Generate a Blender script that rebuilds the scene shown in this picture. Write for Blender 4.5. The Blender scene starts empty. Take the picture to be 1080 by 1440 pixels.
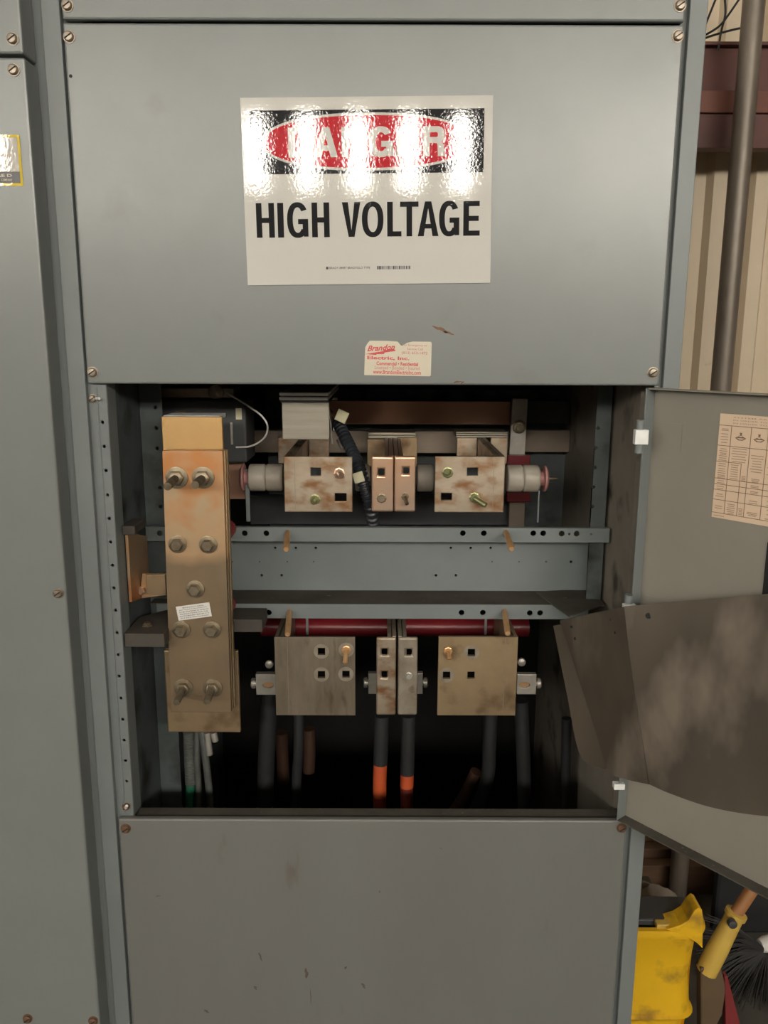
import bpy, bmesh, math, random
from mathutils import Vector, Matrix, geometry
random.seed(7)
S = bpy.context.scene
COL = S.collection
PI = math.pi

# ------------------------------------------------------------------ camera
F, EYE, DIST, PITCH, ROLL = 1156.0, 1.65, 1.25, math.radians(11.73), math.radians(0.21)
CAM = Vector((0.0, -DIST, EYE))
RM = (Matrix.Rotation(PI/2 - PITCH, 3, 'X') @ Matrix.Rotation(ROLL, 3, 'Z'))
cd = bpy.data.cameras.new('camera'); co = bpy.data.objects.new('camera', cd); COL.objects.link(co)
co.matrix_world = Matrix.Translation(CAM) @ RM.to_4x4()
cd.sensor_fit = 'VERTICAL'; cd.sensor_height = 24.0; cd.lens = F*24.0/1440.0
cd.clip_start = 0.02; cd.clip_end = 60
S.camera = co

def ray(px, py):
    return RM @ Vector(((px-540)/F, -(py-720)/F, -1.0))
def P(px, py, Y):
    d = ray(px, py); t = (Y-CAM.y)/d.y
    return CAM + d*t
def PL(px, py, p0, n):
    d = ray(px, py); t = (Vector(p0)-CAM).dot(n)/d.dot(n)
    return CAM + d*t
def X(px, py, Y): return P(px, py, Y).x
def Z(py, Y, px=540): return P(px, py, Y).z
def rect(px0, px1, r0, r1, Y):
    """pixel box seen on the plane y=Y -> x0,x1,z0,z1"""
    rm = (r0+r1)/2; pm = (px0+px1)/2
    return X(px0, rm, Y), X(px1, rm, Y), P(pm, r1, Y).z, P(pm, r0, Y).z

# ------------------------------------------------------------------ materials
def mat(name, c1, c2=None, scale=6.0, rough=0.5, metal=0.0, bump=0.0, bscale=40.0, spec=0.5,
        rough2=None, stretch=(1,1,1), c3=None, s3=25.0, t3=(0.6,0.75), coat=0.0, detail=6.0, alpha=1.0, lo=.35, hi=.65):
    m = bpy.data.materials.new(name); m.use_nodes = True
    nt = m.node_tree; N = nt.nodes; L = nt.links
    b = N['Principled BSDF']
    b.inputs['Roughness'].default_value = rough; b.inputs['Metallic'].default_value = metal
    b.inputs['Specular IOR Level'].default_value = spec
    b.inputs['Coat Weight'].default_value = coat
    b.inputs['Alpha'].default_value = alpha
    b.inputs['Base Color'].default_value = (*c1, 1)
    if c2 is None and not bump: return m
    tc = N.new('ShaderNodeTexCoord'); mp = N.new('ShaderNodeMapping')
    mp.inputs['Scale'].default_value = stretch
    L.new(tc.outputs['Object'], mp.inputs['Vector'])
    if c2 is not None:
        nz = N.new('ShaderNodeTexNoise'); nz.inputs['Scale'].default_value = scale
        nz.inputs['Detail'].default_value = detail; nz.inputs['Roughness'].default_value = .6
        L.new(mp.outputs[0], nz.inputs['Vector'])
        mr = N.new('ShaderNodeMapRange'); mr.inputs[1].default_value = lo; mr.inputs[2].default_value = hi
        L.new(nz.outputs[0], mr.inputs[0])
        mx = N.new('ShaderNodeMix'); mx.data_type = 'RGBA'
        mx.inputs[6].default_value = (*c1, 1); mx.inputs[7].default_value = (*c2, 1)
        L.new(mr.outputs[0], mx.inputs[0])
        out = mx.outputs[2]
        if c3 is not None:
            n3 = N.new('ShaderNodeTexNoise'); n3.inputs['Scale'].default_value = s3; n3.inputs['Detail'].default_value = 4
            L.new(mp.outputs[0], n3.inputs['Vector'])
            r3 = N.new('ShaderNodeMapRange'); r3.inputs[1].default_value, r3.inputs[2].default_value = t3
            L.new(n3.outputs[0], r3.inputs[0])
            m3 = N.new('ShaderNodeMix'); m3.data_type = 'RGBA'; m3.inputs[7].default_value = (*c3, 1)
            L.new(out, m3.inputs[6]); L.new(r3.outputs[0], m3.inputs[0]); out = m3.outputs[2]
        L.new(out, b.inputs['Base Color'])
        if rough2 is not None:
            rr = N.new('ShaderNodeMapRange'); rr.inputs[3].default_value = rough; rr.inputs[4].default_value = rough2
            L.new(mr.outputs[0], rr.inputs[0]); L.new(rr.outputs[0], b.inputs['Roughness'])
    if bump:
        nb = N.new('ShaderNodeTexNoise'); nb.inputs['Scale'].default_value = bscale; nb.inputs['Detail'].default_value = 3
        L.new(mp.outputs[0], nb.inputs['Vector'])
        bp = N.new('ShaderNodeBump'); bp.inputs['Strength'].default_value = bump; bp.inputs['Distance'].default_value = .002
        L.new(nb.outputs[0], bp.inputs['Height']); L.new(bp.outputs[0], b.inputs['Normal'])
    return m

M = {}
M['paint']   = mat('grey_enamel', (.195,.206,.198), (.178,.189,.181), 5, .29, spec=.62, rough2=.33, c3=(.15,.145,.13), s3=9, t3=(.66,.85))
M['paintlow']= mat('dimmed_grey_enamel', (.165,.166,.154), (.148,.148,.136), 4, .40, spec=.5, rough2=.48, c3=(.11,.085,.06), s3=16, t3=(.68,.8), stretch=(1,1,.35))  # weaker light on the lower cover put into a darker grey; brown stains on top
M['paintpost']= mat('blue_grey_enamel', (.18,.198,.195), (.16,.176,.174), 6, .42, spec=.5)
M['inlitdust'] = mat('lit_dusty_inner_wall', (.23,.205,.168), (.16,.14,.112), 6, .6, spec=.3, c3=(.05,.04,.03), s3=11, t3=(.58,.72))  # dusty wall, coloured lighter than the left one for the light it catches
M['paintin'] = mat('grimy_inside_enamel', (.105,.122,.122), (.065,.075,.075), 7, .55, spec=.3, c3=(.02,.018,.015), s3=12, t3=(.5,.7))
M['beam']    = mat('beam_blue_grey', (.185,.207,.207), (.155,.175,.175), 6, .5, spec=.4)
M['dust']    = mat('dusty_ledge', (.10,.09,.075), (.07,.062,.05), 14, .85, spec=.2, c3=(.16,.15,.135), s3=90, t3=(.66,.74))
M['doorin']  = mat('door_inside_paint', (.265,.243,.203), (.235,.215,.178), 4, .5, spec=.4)
M['black']   = mat('black_inner_shade', (.008,.008,.0075), (.013,.012,.011), 8, .8, spec=.15)  # deep inner darkness of the cabinet put into a near-black, dirty colour
M['dark']    = mat('dark_phenolic', (.062,.064,.066), (.045,.046,.048), 9, .5, spec=.35)
M['glastic'] = mat('brown_black_board', (.078,.068,.057), (.055,.048,.041), 10, .65, spec=.25, c3=(.08,.07,.06), s3=40, t3=(.62,.75))
M['copper']  = mat('worn_plated_copper', (.56,.33,.17), (.46,.36,.24), 7, .42, metal=.75, rough2=.5, c3=(.50,.22,.09), s3=11, t3=(.5,.62), bump=.1, bscale=60)
M['coppertall']= mat('tall_bar_copper', (.56,.34,.18), (.47,.37,.24), 6, .45, metal=.7, c3=(.54,.24,.09), s3=5.5, t3=(.48,.55), bump=.08, bscale=70)
def two_zone(m, zone, c1, c2, ragged=.05):
    nt=m.node_tree; N=nt.nodes; L=nt.links; b=N['Principled BSDF']; src=b.inputs['Base Color'].links[0].from_socket
    tc=N.new('ShaderNodeTexCoord'); sx=N.new('ShaderNodeSeparateXYZ'); L.new(tc.outputs['Object'],sx.inputs[0])
    nz=N.new('ShaderNodeTexNoise'); nz.inputs['Scale'].default_value=14; L.new(tc.outputs['Object'],nz.inputs['Vector'])
    ad=N.new('ShaderNodeMath'); ad.operation='MULTIPLY_ADD'; ad.inputs[1].default_value=ragged; L.new(nz.outputs[0],ad.inputs[0]); L.new(sx.outputs[2],ad.inputs[2])
    mr=N.new('ShaderNodeMapRange'); mr.inputs[1].default_value=zone; mr.inputs[2].default_value=zone+.02; L.new(ad.outputs[0],mr.inputs[0])
    n2=N.new('ShaderNodeTexNoise'); n2.inputs['Scale'].default_value=13; n2.inputs['Detail'].default_value=5; L.new(tc.outputs['Object'],n2.inputs['Vector'])
    r2=N.new('ShaderNodeMapRange'); r2.inputs[1].default_value=.35; r2.inputs[2].default_value=.65; L.new(n2.outputs[0],r2.inputs[0])
    mm=N.new('ShaderNodeMix'); mm.data_type='RGBA'; mm.inputs[6].default_value=(*c1,1); mm.inputs[7].default_value=(*c2,1); L.new(r2.outputs[0],mm.inputs[0])
    mx=N.new('ShaderNodeMix'); mx.data_type='RGBA'; L.new(mr.outputs[0],mx.inputs[0]); L.new(mm.outputs[2],mx.inputs[6]); L.new(src,mx.inputs[7])
    L.new(mx.outputs[2],b.inputs['Base Color'])
two_zone(M['coppertall'],.285,(.30,.215,.13),(.23,.17,.11))
M['gold']    = mat('golden_copper', (.62,.40,.17), (.55,.34,.14), 7, .4, metal=.7, bump=.06, bscale=70)
M['silver']  = mat('tarnished_plate_bar', (.48,.40,.31), (.35,.27,.19), 14, .42, metal=.75, c3=(.27,.135,.06), s3=26, t3=(.50,.68), stretch=(1,1,1.6), bump=.1, bscale=80)
M['silverlow']= mat('dull_tarnished_bar', (.25,.205,.155), (.18,.145,.105), 12, .48, metal=.65, c3=(.12,.09,.06), s3=17, t3=(.58,.72), stretch=(3,1,.8), bump=.1, bscale=80)
M['greybar'] = mat('worn_grey_bar', (.40,.35,.28), (.27,.22,.165), 22, .45, metal=.65, c3=(.13,.10,.07), s3=30, t3=(.6,.72), bump=.1, bscale=80)
M['tan']     = mat('yellowed_plate_bar', (.38,.28,.165), (.27,.19,.11), 7, .48, metal=.65, c3=(.12,.07,.035), s3=16, t3=(.54,.70), bump=.1, bscale=70)
M['pinkcu']  = mat('bright_copper_bar', (.68,.42,.27), (.60,.44,.33), 9, .33, metal=.8, bump=.06, bscale=60)
M['bus']     = mat('brown_bus_bar', (.42,.235,.155), (.31,.175,.115), 9, .42, metal=.5, stretch=(.5,1,1))
M['bus2']    = mat('grey_brown_bus_bar', (.27,.215,.165), (.18,.145,.11), 9, .42, metal=.5, stretch=(.5,1,1))
M['brushed'] = mat('brushed_tin_bar', (.33,.30,.25), (.25,.225,.18), 20, .42, metal=.75, stretch=(.25,1,4))
M['white_edge']= mat('bright_cut_edge', (.82,.82,.80), (.7,.7,.68), 30, .4, metal=.0)
M['zinc']    = mat('zinc_plate', (.5,.48,.43), (.38,.35,.3), 30, .45, metal=.6)
M['bolt']    = mat('aged_zinc_bolt', (.31,.26,.185), (.20,.155,.10), 60, .4, metal=.8)
M['green']   = mat('green_yellow_bolt', (.36,.35,.17), (.22,.24,.12), 60, .35, metal=.7)
M['screw']   = mat('nickel_screw', (.38,.33,.27), (.24,.19,.14), 90, .42, metal=.8)
M['rust']    = mat('rusty_screw', (.22,.12,.07), (.14,.08,.05), 90, .6, metal=.5)
M['stain']   = mat('brown_stain', (.075,.062,.048), (.105,.09,.07), 60, .7)
M['brass']   = mat('brass_rod', (.80,.49,.25), (.68,.39,.18), 30, .3, metal=.6)
M['red']     = mat('red_insulator', (.22,.016,.022), (.16,.011,.015), 12, .35, spec=.5)
M['redlt']   = mat('faded_red_insulator', (.36,.05,.045), (.28,.03,.03), 20, .5)
M['pink']    = mat('pink_cap', (.45,.22,.2), (.38,.17,.16), 30, .5)
M['ceramic'] = mat('grimy_white_insulator', (.44,.40,.34), (.33,.29,.235), 16, .45, c3=(.17,.13,.09), s3=40, t3=(.66,.75))
M['hole']    = mat('hole_shadow', (.012,.012,.012), None, rough=.9)
M['cream']   = mat('cream_tag', (.62,.58,.40), (.52,.48,.31), 60, .6)
M['paper']   = mat('cream_paper', (.66,.60,.48), (.62,.555,.43), 20, .6)
M['schem']   = mat('schematic_paper', (.72,.55,.39), (.69,.52,.365), 12, .6)
M['inkred']  = mat('red_ink', (.62,.09,.09), None, rough=.6)
M['inkpink'] = mat('faded_red_ink', (.55,.25,.2), None, rough=.6)
M['inkbrown']= mat('brown_ink', (.20,.12,.08), None, rough=.7)
M['inkgrey'] = mat('pale_brown_ink', (.40,.27,.18), None, rough=.7)
M['signwhite']= mat('sign_white', (.62,.60,.555), (.60,.58,.535), 8, .03, spec=.5, bump=.026, bscale=230)
M['signred'] = mat('sign_red', (.50,.025,.035), None, rough=.03, spec=.5, bump=.026, bscale=230)
M['signblack']= mat('sign_black', (.02,.02,.022), None, rough=.03, spec=.5, bump=.026, bscale=230)
M['signtext']= mat('sign_black_ink', (.03,.029,.03), None, rough=.3)
M['yel']     = mat('label_yellow', (.62,.46,.05), None, rough=.035, bump=.024, bscale=200)
M['labwhite']= mat('label_grey_white', (.46,.43,.38), None, rough=.035, bump=.024, bscale=200)
M['rubber']  = mat('black_cable', (.012,.013,.014), (.018,.018,.018), 30, .6)
M['orange']  = mat('orange_tape', (.50,.085,.02), (.40,.06,.015), 20, .6)
M['redtape'] = mat('dark_red_cable', (.16,.018,.01), (.11,.012,.008), 20, .6)
M['browncable']= mat('dull_brown_cable', (.05,.021,.010), (.035,.015,.007), 20, .6)
M['greenc']  = mat('green_cable', (.02,.14,.08), None, rough=.5)
M['conduit'] = mat('flexible_conduit', (.20,.21,.19), (.13,.14,.13), 30, .45, metal=.5)
M['wirewht'] = mat('white_wire', (.66,.64,.6), None, rough=.5)
M['loom']    = mat('blue_black_loom', (.028,.032,.038), (.02,.022,.027), 40, .4)
M['sheet']   = mat('brown_dusty_sheet', (.115,.092,.068), (.068,.055,.041), 3.6, .45, spec=.4, rough2=.75, c3=(.19,.155,.12), s3=8.5, t3=(.50,.66), stretch=(1,1,.55), detail=3)
M['corr']    = mat('tan_corrugated_paint', (.60,.49,.35), (.55,.45,.315), 4, .5, spec=.4, c3=(.36,.29,.2), s3=15, t3=(.68,.8))
M['girder']  = mat('red_oxide_steel', (.125,.05,.038), (.085,.036,.03), 5, .6, spec=.35)
M['girder2'] = mat('red_oxide_bright', (.165,.06,.038), (.13,.048,.032), 5, .6, spec=.35)
M['pipe']    = mat('weathered_pipe', (.19,.155,.12), (.12,.10,.08), 16, .42, metal=.3, c3=(.22,.19,.15), s3=8, t3=(.55,.7), stretch=(1,1,.3))
M['yplastic']= mat('yellow_plastic', (.84,.50,.016), (.76,.43,.013), 5, .42, spec=.45, c3=(.36,.20,.03), s3=13, t3=(.56,.72))
M['yplastic2']= mat('pale_yellow_plastic', (.62,.42,.08), (.52,.34,.07), 9, .5)
M['wood']    = mat('brown_wood', (.13,.068,.034), (.08,.042,.022), 6, .7, stretch=(1,1,6))
M['handle']  = mat('orange_wood_handle', (.36,.16,.055), (.28,.12,.045), 12, .5, stretch=(2,2,.4))
M['bristle'] = mat('black_bristle', (.02,.02,.018), (.035,.033,.03), 30, .5)
M['rag']     = mat('grey_brown_rag', (.27,.225,.175), (.19,.155,.12), 12, .9)
M['brownscoop']= mat('brown_plastic', (.13,.085,.045), (.10,.065,.035), 8, .6)
M['redplast']= mat('red_plastic', (.22,.03,.03), None, rough=.5)
M['concrete']= mat('concrete', (.12,.108,.09), (.085,.077,.062), 3, .7, c3=(.05,.045,.04), s3=8, t3=(.55,.7))
M['wallpaint']= mat('hall_wall_paint', (.30,.28,.25), (.26,.245,.215), 2, .8)
M['ceil']    = mat('hall_ceiling', (.20,.19,.17), (.17,.16,.14), 2, .8)
def emis(name, c, s):
    m = bpy.data.materials.new(name); m.use_nodes = True
    b = m.node_tree.nodes['Principled BSDF']
    b.inputs['Base Color'].default_value = (*c, 1); b.inputs['Emission Color'].default_value = (*c, 1)
    b.inputs['Emission Strength'].default_value = s
    return m

# ------------------------------------------------------------------ mesh builder
def XZ(y):  return lambda u, v, w: Vector((u, y+w, v))       # front at y, thickness goes away from the viewer
def YZ(x):  return lambda u, v, w: Vector((x+w, u, v))
def XY(z):  return lambda u, v, w: Vector((u, v, z+w))
def frame(o, u, v, n):
    o, u, v, n = Vector(o), Vector(u), Vector(v), Vector(n)
    return lambda a, b, c: o + u*a + v*b + n*c

def circle(cx, cz, r, n=20, r2=None):
    r2 = r if r2 is None else r2
    return [(cx+r*math.cos(2*PI*i/n), cz+r2*math.sin(2*PI*i/n)) for i in range(n)]
def sq(x0, x1, z0, z1): return [(x0,z0),(x1,z0),(x1,z1),(x0,z1)]

class MB:
    def __init__(self): self.v, self.f, self.s = [], [], []
    def add(self, vs, fs, smooth=False):
        n = len(self.v); self.v += [Vector(a) for a in vs]
        for f in fs: self.f.append([i+n for i in f]); self.s.append(smooth)
        return self
    def box(self, x0, x1, y0, y1, z0, z1, fn=None):
        vs = [(x,y,z) for x in (x0,x1) for y in (y0,y1) for z in (z0,z1)]
        if fn: vs = [fn(*a) for a in vs]
        return self.add(vs, [(0,1,3,2),(4,6,7,5),(0,4,5,1),(2,3,7,6),(0,2,6,4),(1,5,7,3)])
    def plate(self, outer, fn, t, holes=()):
        loops = [list(outer)] + [list(h) for h in holes]
        flat = [p for l in loops for p in l]
        tris = geometry.tessellate_polygon([[Vector((p[0],p[1],0)) for p in l] for l in loops])
        n = len(flat)
        vs = [fn(p[0],p[1],0) for p in flat] + [fn(p[0],p[1],t) for p in flat]
        fs = []
        for a,b,c in tris: fs += [(a,b,c),(c+n,b+n,a+n)]
        k = 0
        for l in loops:
            m = len(l)
            for i in range(m):
                j = (i+1) % m; fs.append((k+i,k+j,k+j+n,k+i+n))
            k += m
        return self.add(vs, fs)
    def flat(self, outer, fn, holes=()):
        loops = [list(outer)] + [list(h) for h in holes]
        flat = [p for l in loops for p in l]
        tris = geometry.tessellate_polygon([[Vector((p[0],p[1],0)) for p in l] for l in loops])
        return self.add([fn(p[0],p[1],0) for p in flat], tris)
    def lathe(self, p0, axis, prof, seg=24, smooth=True, caps=True, twist=0.0):
        ax = Vector(axis).normalized(); a = ax.orthogonal().normalized(); b = ax.cross(a)
        vs, fs = [], []
        for d, r in prof:
            for i in range(seg):
                t = 2*PI*i/seg + twist
                vs.append(Vector(p0) + ax*d + (a*math.cos(t)+b*math.sin(t))*r)
        for k in range(len(prof)-1):
            for i in range(seg):
                j = (i+1) % seg
                fs.append((k*seg+i, k*seg+j, (k+1)*seg+j, (k+1)*seg+i))
        self.add(vs, fs, smooth)
        if caps:
            n = len(prof)
            self.add(vs[:seg], [tuple(range(seg))[::-1]]); self.add(vs[(n-1)*seg:], [tuple(range(seg))])
        return self
    def cyl(self, p0, p1, r, seg=20, r1=None):
        d = Vector(p1)-Vector(p0)
        return self.lathe(p0, d, [(0,r),(d.length, r if r1 is None else r1)], seg)
    def tube(self, pts, r, seg=10, rf=None):
        pts = [Vector(p) for p in pts]; n = len(pts); vs, fs = [], []
        prev = None
        for i, p in enumerate(pts):
            t = (pts[min(i+1,n-1)]-pts[max(i-1,0)]).normalized()
            if prev is None: a = t.orthogonal().normalized()
            else: a = (prev - t*prev.dot(t)).normalized()
            prev = a; b = t.cross(a); rr = rf(i) if rf else r
            for k in range(seg):
                q = 2*PI*k/seg; vs.append(p + (a*math.cos(q)+b*math.sin(q))*rr)
        for i in range(n-1):
            for k in range(seg):
                l = (k+1) % seg; fs.append((i*seg+k, i*seg+l, (i+1)*seg+l, (i+1)*seg+k))
        self.add(vs, fs, True)
        self.add(vs[:seg], [tuple(range(seg))[::-1]]); self.add(vs[-seg:], [tuple(range(seg))])
        return self
    def build(self, name, m, parent=None, bevel=0.0, seg=2):
        off = Vector((0,0,0)); q = parent
        while q is not None: off += q.location; q = q.parent
        me = bpy.data.meshes.new(name)
        if parent is None:
            lo = Vector([min(v[i] for v in self.v) for i in range(3)]); hi = Vector([max(v[i] for v in self.v) for i in range(3)])
            off = Vector(((lo.x+hi.x)/2, (lo.y+hi.y)/2, lo.z))
        me.from_pydata([v-off for v in self.v], [], self.f); me.update()
        me.polygons.foreach_set('use_smooth', self.s)
        bm = bmesh.new(); bm.from_mesh(me)
        bmesh.ops.remove_doubles(bm, verts=bm.verts, dist=1e-6)
        bmesh.ops.recalc_face_normals(bm, faces=bm.faces)
        bm.to_mesh(me); bm.free()
        me.materials.append(m if not isinstance(m, str) else M[m])
        o = bpy.data.objects.new(name, me); COL.objects.link(o); o.parent = parent
        if parent is None: o.location = off
        if any(self.s): me.set_sharp_from_angle(angle=math.radians(40))
        if bevel:
            b = o.modifiers.new('edge', 'BEVEL'); b.width = bevel; b.segments = seg; b.limit_method = 'ANGLE'; b.angle_limit = math.radians(40)
        return o

def tag(o, label, cat, group=None):
    o['label'] = label; o['category'] = cat
    if group: o['group'] = group
    return o
def thing(name, label, cat, loc, group=None):
    o = bpy.data.objects.new(name, None); COL.objects.link(o); o.location = loc; o.empty_display_size = .05
    return tag(o, label, cat, group)
def structure(o): o['kind'] = 'structure'; return o

# ------------------------------------------------------------------ lettering
def sup(cx, cy, a, b, t, n=2.4):
    c, s = math.cos(t), math.sin(t)
    return (cx + a*math.copysign(abs(c)**(2/n), c), cy + b*math.copysign(abs(s)**(2/n), s))
def glyph(ch, w, s, sv=None):
    """bold grotesque capital in a w x 1 box, stem s, returns [(outer,[holes])]"""
    h = sv or s*.9
    if ch == 'H': return [([(0,0),(s,0),(s,.5-h/2),(w-s,.5-h/2),(w-s,0),(w,0),(w,1),(w-s,1),(w-s,.5+h/2),(s,.5+h/2),(s,1),(0,1)],[])]
    if ch == 'I': return [(sq(0,w,0,1),[])]
    if ch == 'L': return [([(0,0),(w,0),(w,h),(s,h),(s,1),(0,1)],[])]
    if ch == 'T': c=w/2; return [([(c-s/2,0),(c+s/2,0),(c+s/2,1-h),(w,1-h),(w,1),(0,1),(0,1-h),(c-s/2,1-h)],[])]
    if ch == 'E': return [([(0,0),(w,0),(w,h),(s,h),(s,.5-h/2),(w*.93,.5-h/2),(w*.93,.5+h/2),(s,.5+h/2),(s,1-h),(w*.98,1-h),(w*.98,1),(0,1)],[])]
    if ch == 'V': return [([(w/2-s*.52,0),(w/2+s*.52,0),(w,1),(w-s*1.06,1),(w/2,s*1.1),(s*1.06,1),(0,1)],[])]
    if ch == 'A':
        c=w/2; k=s*1.06
        def xi(y): return k + (c-k)*(y/(1-s*1.1)) if y < 1 else c
        y0, y1 = .22, .22+h*.9
        return [([(0,0),(k,0),(xi(y0)*1.0-.0,y0),(w-xi(y0),y0),(w-k,0),(w,0),(c+s*.55,1),(c-s*.55,1)],
                 [[(xi(y1),y1),(w-xi(y1),y1),(c,1-s*1.15)]])]
    if ch == 'N': return [([(0,0),(s,0),(s,.66),(w-s*1.02,0),(w,0),(w,1),(w-s,1),(w-s,.34),(s*1.02,1),(0,1)],[])]
    if ch == 'O':
        o=[sup(w/2,.5,w/2,.515,2*PI*i/40,2.3) for i in range(40)]; q=[sup(w/2,.5,w/2-s,.515-h,2*PI*i/40,2.2) for i in range(40)]
        return [(o,[q])]
    if ch == 'G':
        o=[sup(w/2,.5,w/2,.515,math.radians(32+ (328-32)*i/34),2.3) for i in range(35)]
        q=[sup(w/2,.5,w/2-s,.515-h,math.radians(42+(318-42)*i/34),2.2) for i in range(35)]
        return [(o+q[::-1],[]), ([(w-s*.8,.02),(w,.02),(w,.53),(w*.52,.53),(w*.52,.53-h),(w-s,.53-h),(w-s,.2)],[])]
    if ch == 'D':
        o=[(0,0),(w*.45,0)]+[sup(w*.45,.5,w*.55,.5,-PI/2+PI*i/20,2.3) for i in range(1,20)]+[(w*.45,1),(0,1)]
        q=[(s,h),(w*.42,h)]+[sup(w*.42,.5,w*.58-s,.5-h,-PI/2+PI*i/20,2.2) for i in range(1,20)]+[(w*.42,1-h),(s,1-h)]
        return [(o,[q])]
    if ch == 'R':
        r=.28
        o=[(0,0),(s,0),(s,1-2*r),(w*.62,1-2*r)]+[sup(w*.62,1-r,w*.34,r,-PI/2+PI*i/16,2.2) for i in range(1,16)]+[(w*.62,1),(0,1)]
        q=[(s,1-2*r+h),(w*.6,1-2*r+h)]+[sup(w*.6,1-r,w*.36-s,r-h,-PI/2+PI*i/16,2.2) for i in range(1,16)]+[(w*.6,1-h),(s,1-h)]
        return [(o,[q]), ([(w*.98-s*1.05,0),(w,0),(w*.94,.12),(w*.93,.36),(w*.74,1-2*r+h*.6),(w*.5,1-2*r+.001),(w*.62,1-2*r-.01),(w*.93-s*.95,.36)],[])]
_tx = {}
def text_geo(s, off=0.0, shear=0.0):
    c = bpy.data.curves.new('t','FONT'); c.body = s; c.size = 1; c.offset = off; c.resolution_u = 2; c.shear = shear
    o = bpy.data.objects.new('t', c); COL.objects.link(o)
    dg = bpy.context.evaluated_depsgraph_get(); dg.update()
    me = bpy.data.meshes.new_from_object(o.evaluated_get(dg))
    vs = [v.co.copy() for v in me.vertices]; fs = [tuple(p.vertices) for p in me.polygons]
    bpy.data.objects.remove(o); bpy.data.curves.remove(c); bpy.data.meshes.remove(me)
    return vs, fs
def text(mb, s, u0, u1, v0, v1, fn, off=0.0, shear=0.0, rise=0.0):
    vs, fs = text_geo(s, off, shear)
    if not vs: return
    x0=min(v.x for v in vs); x1=max(v.x for v in vs); y0=min(v.y for v in vs); y1=max(v.y for v in vs)
    out=[]
    for v in vs:
        a=(v.x-x0)/(x1-x0); u=u0+(u1-u0)*a; w=v0+(v1-v0)*(v.y-y0)/(y1-y0)+rise*a
        out.append(fn(u,w,0))
    mb.add(out, fs)

# ------------------------------------------------------------------ hardware helpers
def screw(parent, px, py, Y, r=.0068, m='screw', name='screw', ang=.6, stick=.004):
    p = P(px, py, Y); b = MB()
    b.lathe(p, (0,-1,0), [(0,r*1.25),(.0012,r*1.25),(.0013,r),(stick,r),(stick+.0016,r*.78),(stick+.002,r*.3)], 16)
    sl = MB()
    o = b.build(name, m, parent)
    c, s = math.cos(ang), math.sin(ang)
    fn = frame((p.x, p.y-stick-.0021, p.z), (c,0,s), (-s,0,c), (0,1,0))
    sl.box(-r*.8, r*.8, -r*.12, r*.12, -.0003, .001, fn)
    sl.build('slot', 'hole', o)
    return o
def stud_bolt(parent, px, py, Y, r=.0115, stud=0.05, m='bolt', washer=True, droop=0.0, name='bolt'):
    p = P(px, py, Y); b = MB()
    if washer: b.lathe(p, (0,-1,0), [(0,r*1.55),(.003,r*1.55),(.0034,r*1.4)], 24)
    b.lathe(p+Vector((0,-.003,0)), (0,-1,0), [(0,r*1.08),(.009,r*1.08),(.0105,r*.9)], 6, smooth=False, twist=.3)
    o = b.build(name, m, parent)
    if stud:
        t = MB()
        n = max(6, int(stud/.0012))
        t.tube([p+Vector((0,-.010-stud*i/n, -droop*i/n)) for i in range(n+1)], r*.5, 12, rf=lambda i: r*(.56 if i%2 else .49))
        t.build('threaded_stud', m, o)
    return o

# ================================================================== THE MAIN CABINET
xl, xr = P(88,33,0).x, P(963,33,0).x
zs = Z(31, 0)                      # seam under the header panel
zo1 = Z(541, 0); zo0 = Z(1150, 0)  # opening
xL, xR = -.4232, .398              # opening sides
OL, OR = X(60.5, 2, .012), X(952, 542, .012)   # outer sides
cab = thing('electrical_cabinet', 'wide blue-grey steel switchgear cabinet with open front and bolted cover panels', 'electrical cabinet', (0,.3,0))
DEP = .78
def panel(name, x0, x1, z0, z1, y, t, m, parent, bv=.003):
    b = MB(); b.box(x0, x1, y, y+t, z0, z1); return b.build(name, m, parent, bv)
header = panel('header_panel', xl, xr, zs+.002, 2.30, 0, .0118, M['paint'], cab)
upper = panel('upper_cover', xl, xr, zo1, zs-.002, 0, .0118, M['paint'], cab)
lower = panel('lower_cover', xl+.001, xr-.002, .06, zo0-.004, 0, .0118, M['paintlow'], cab)
for px, py in ((95,8),(956,8)): screw(header, px, py, 0)
for px, py in ((97.5,52),(953,51),(130.5,523.5),(918,524)): screw(upper, px, py, 0)
for px, py in ((177,1165),(874,1164)): screw(lower, px, py, 0, m='rust')
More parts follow.
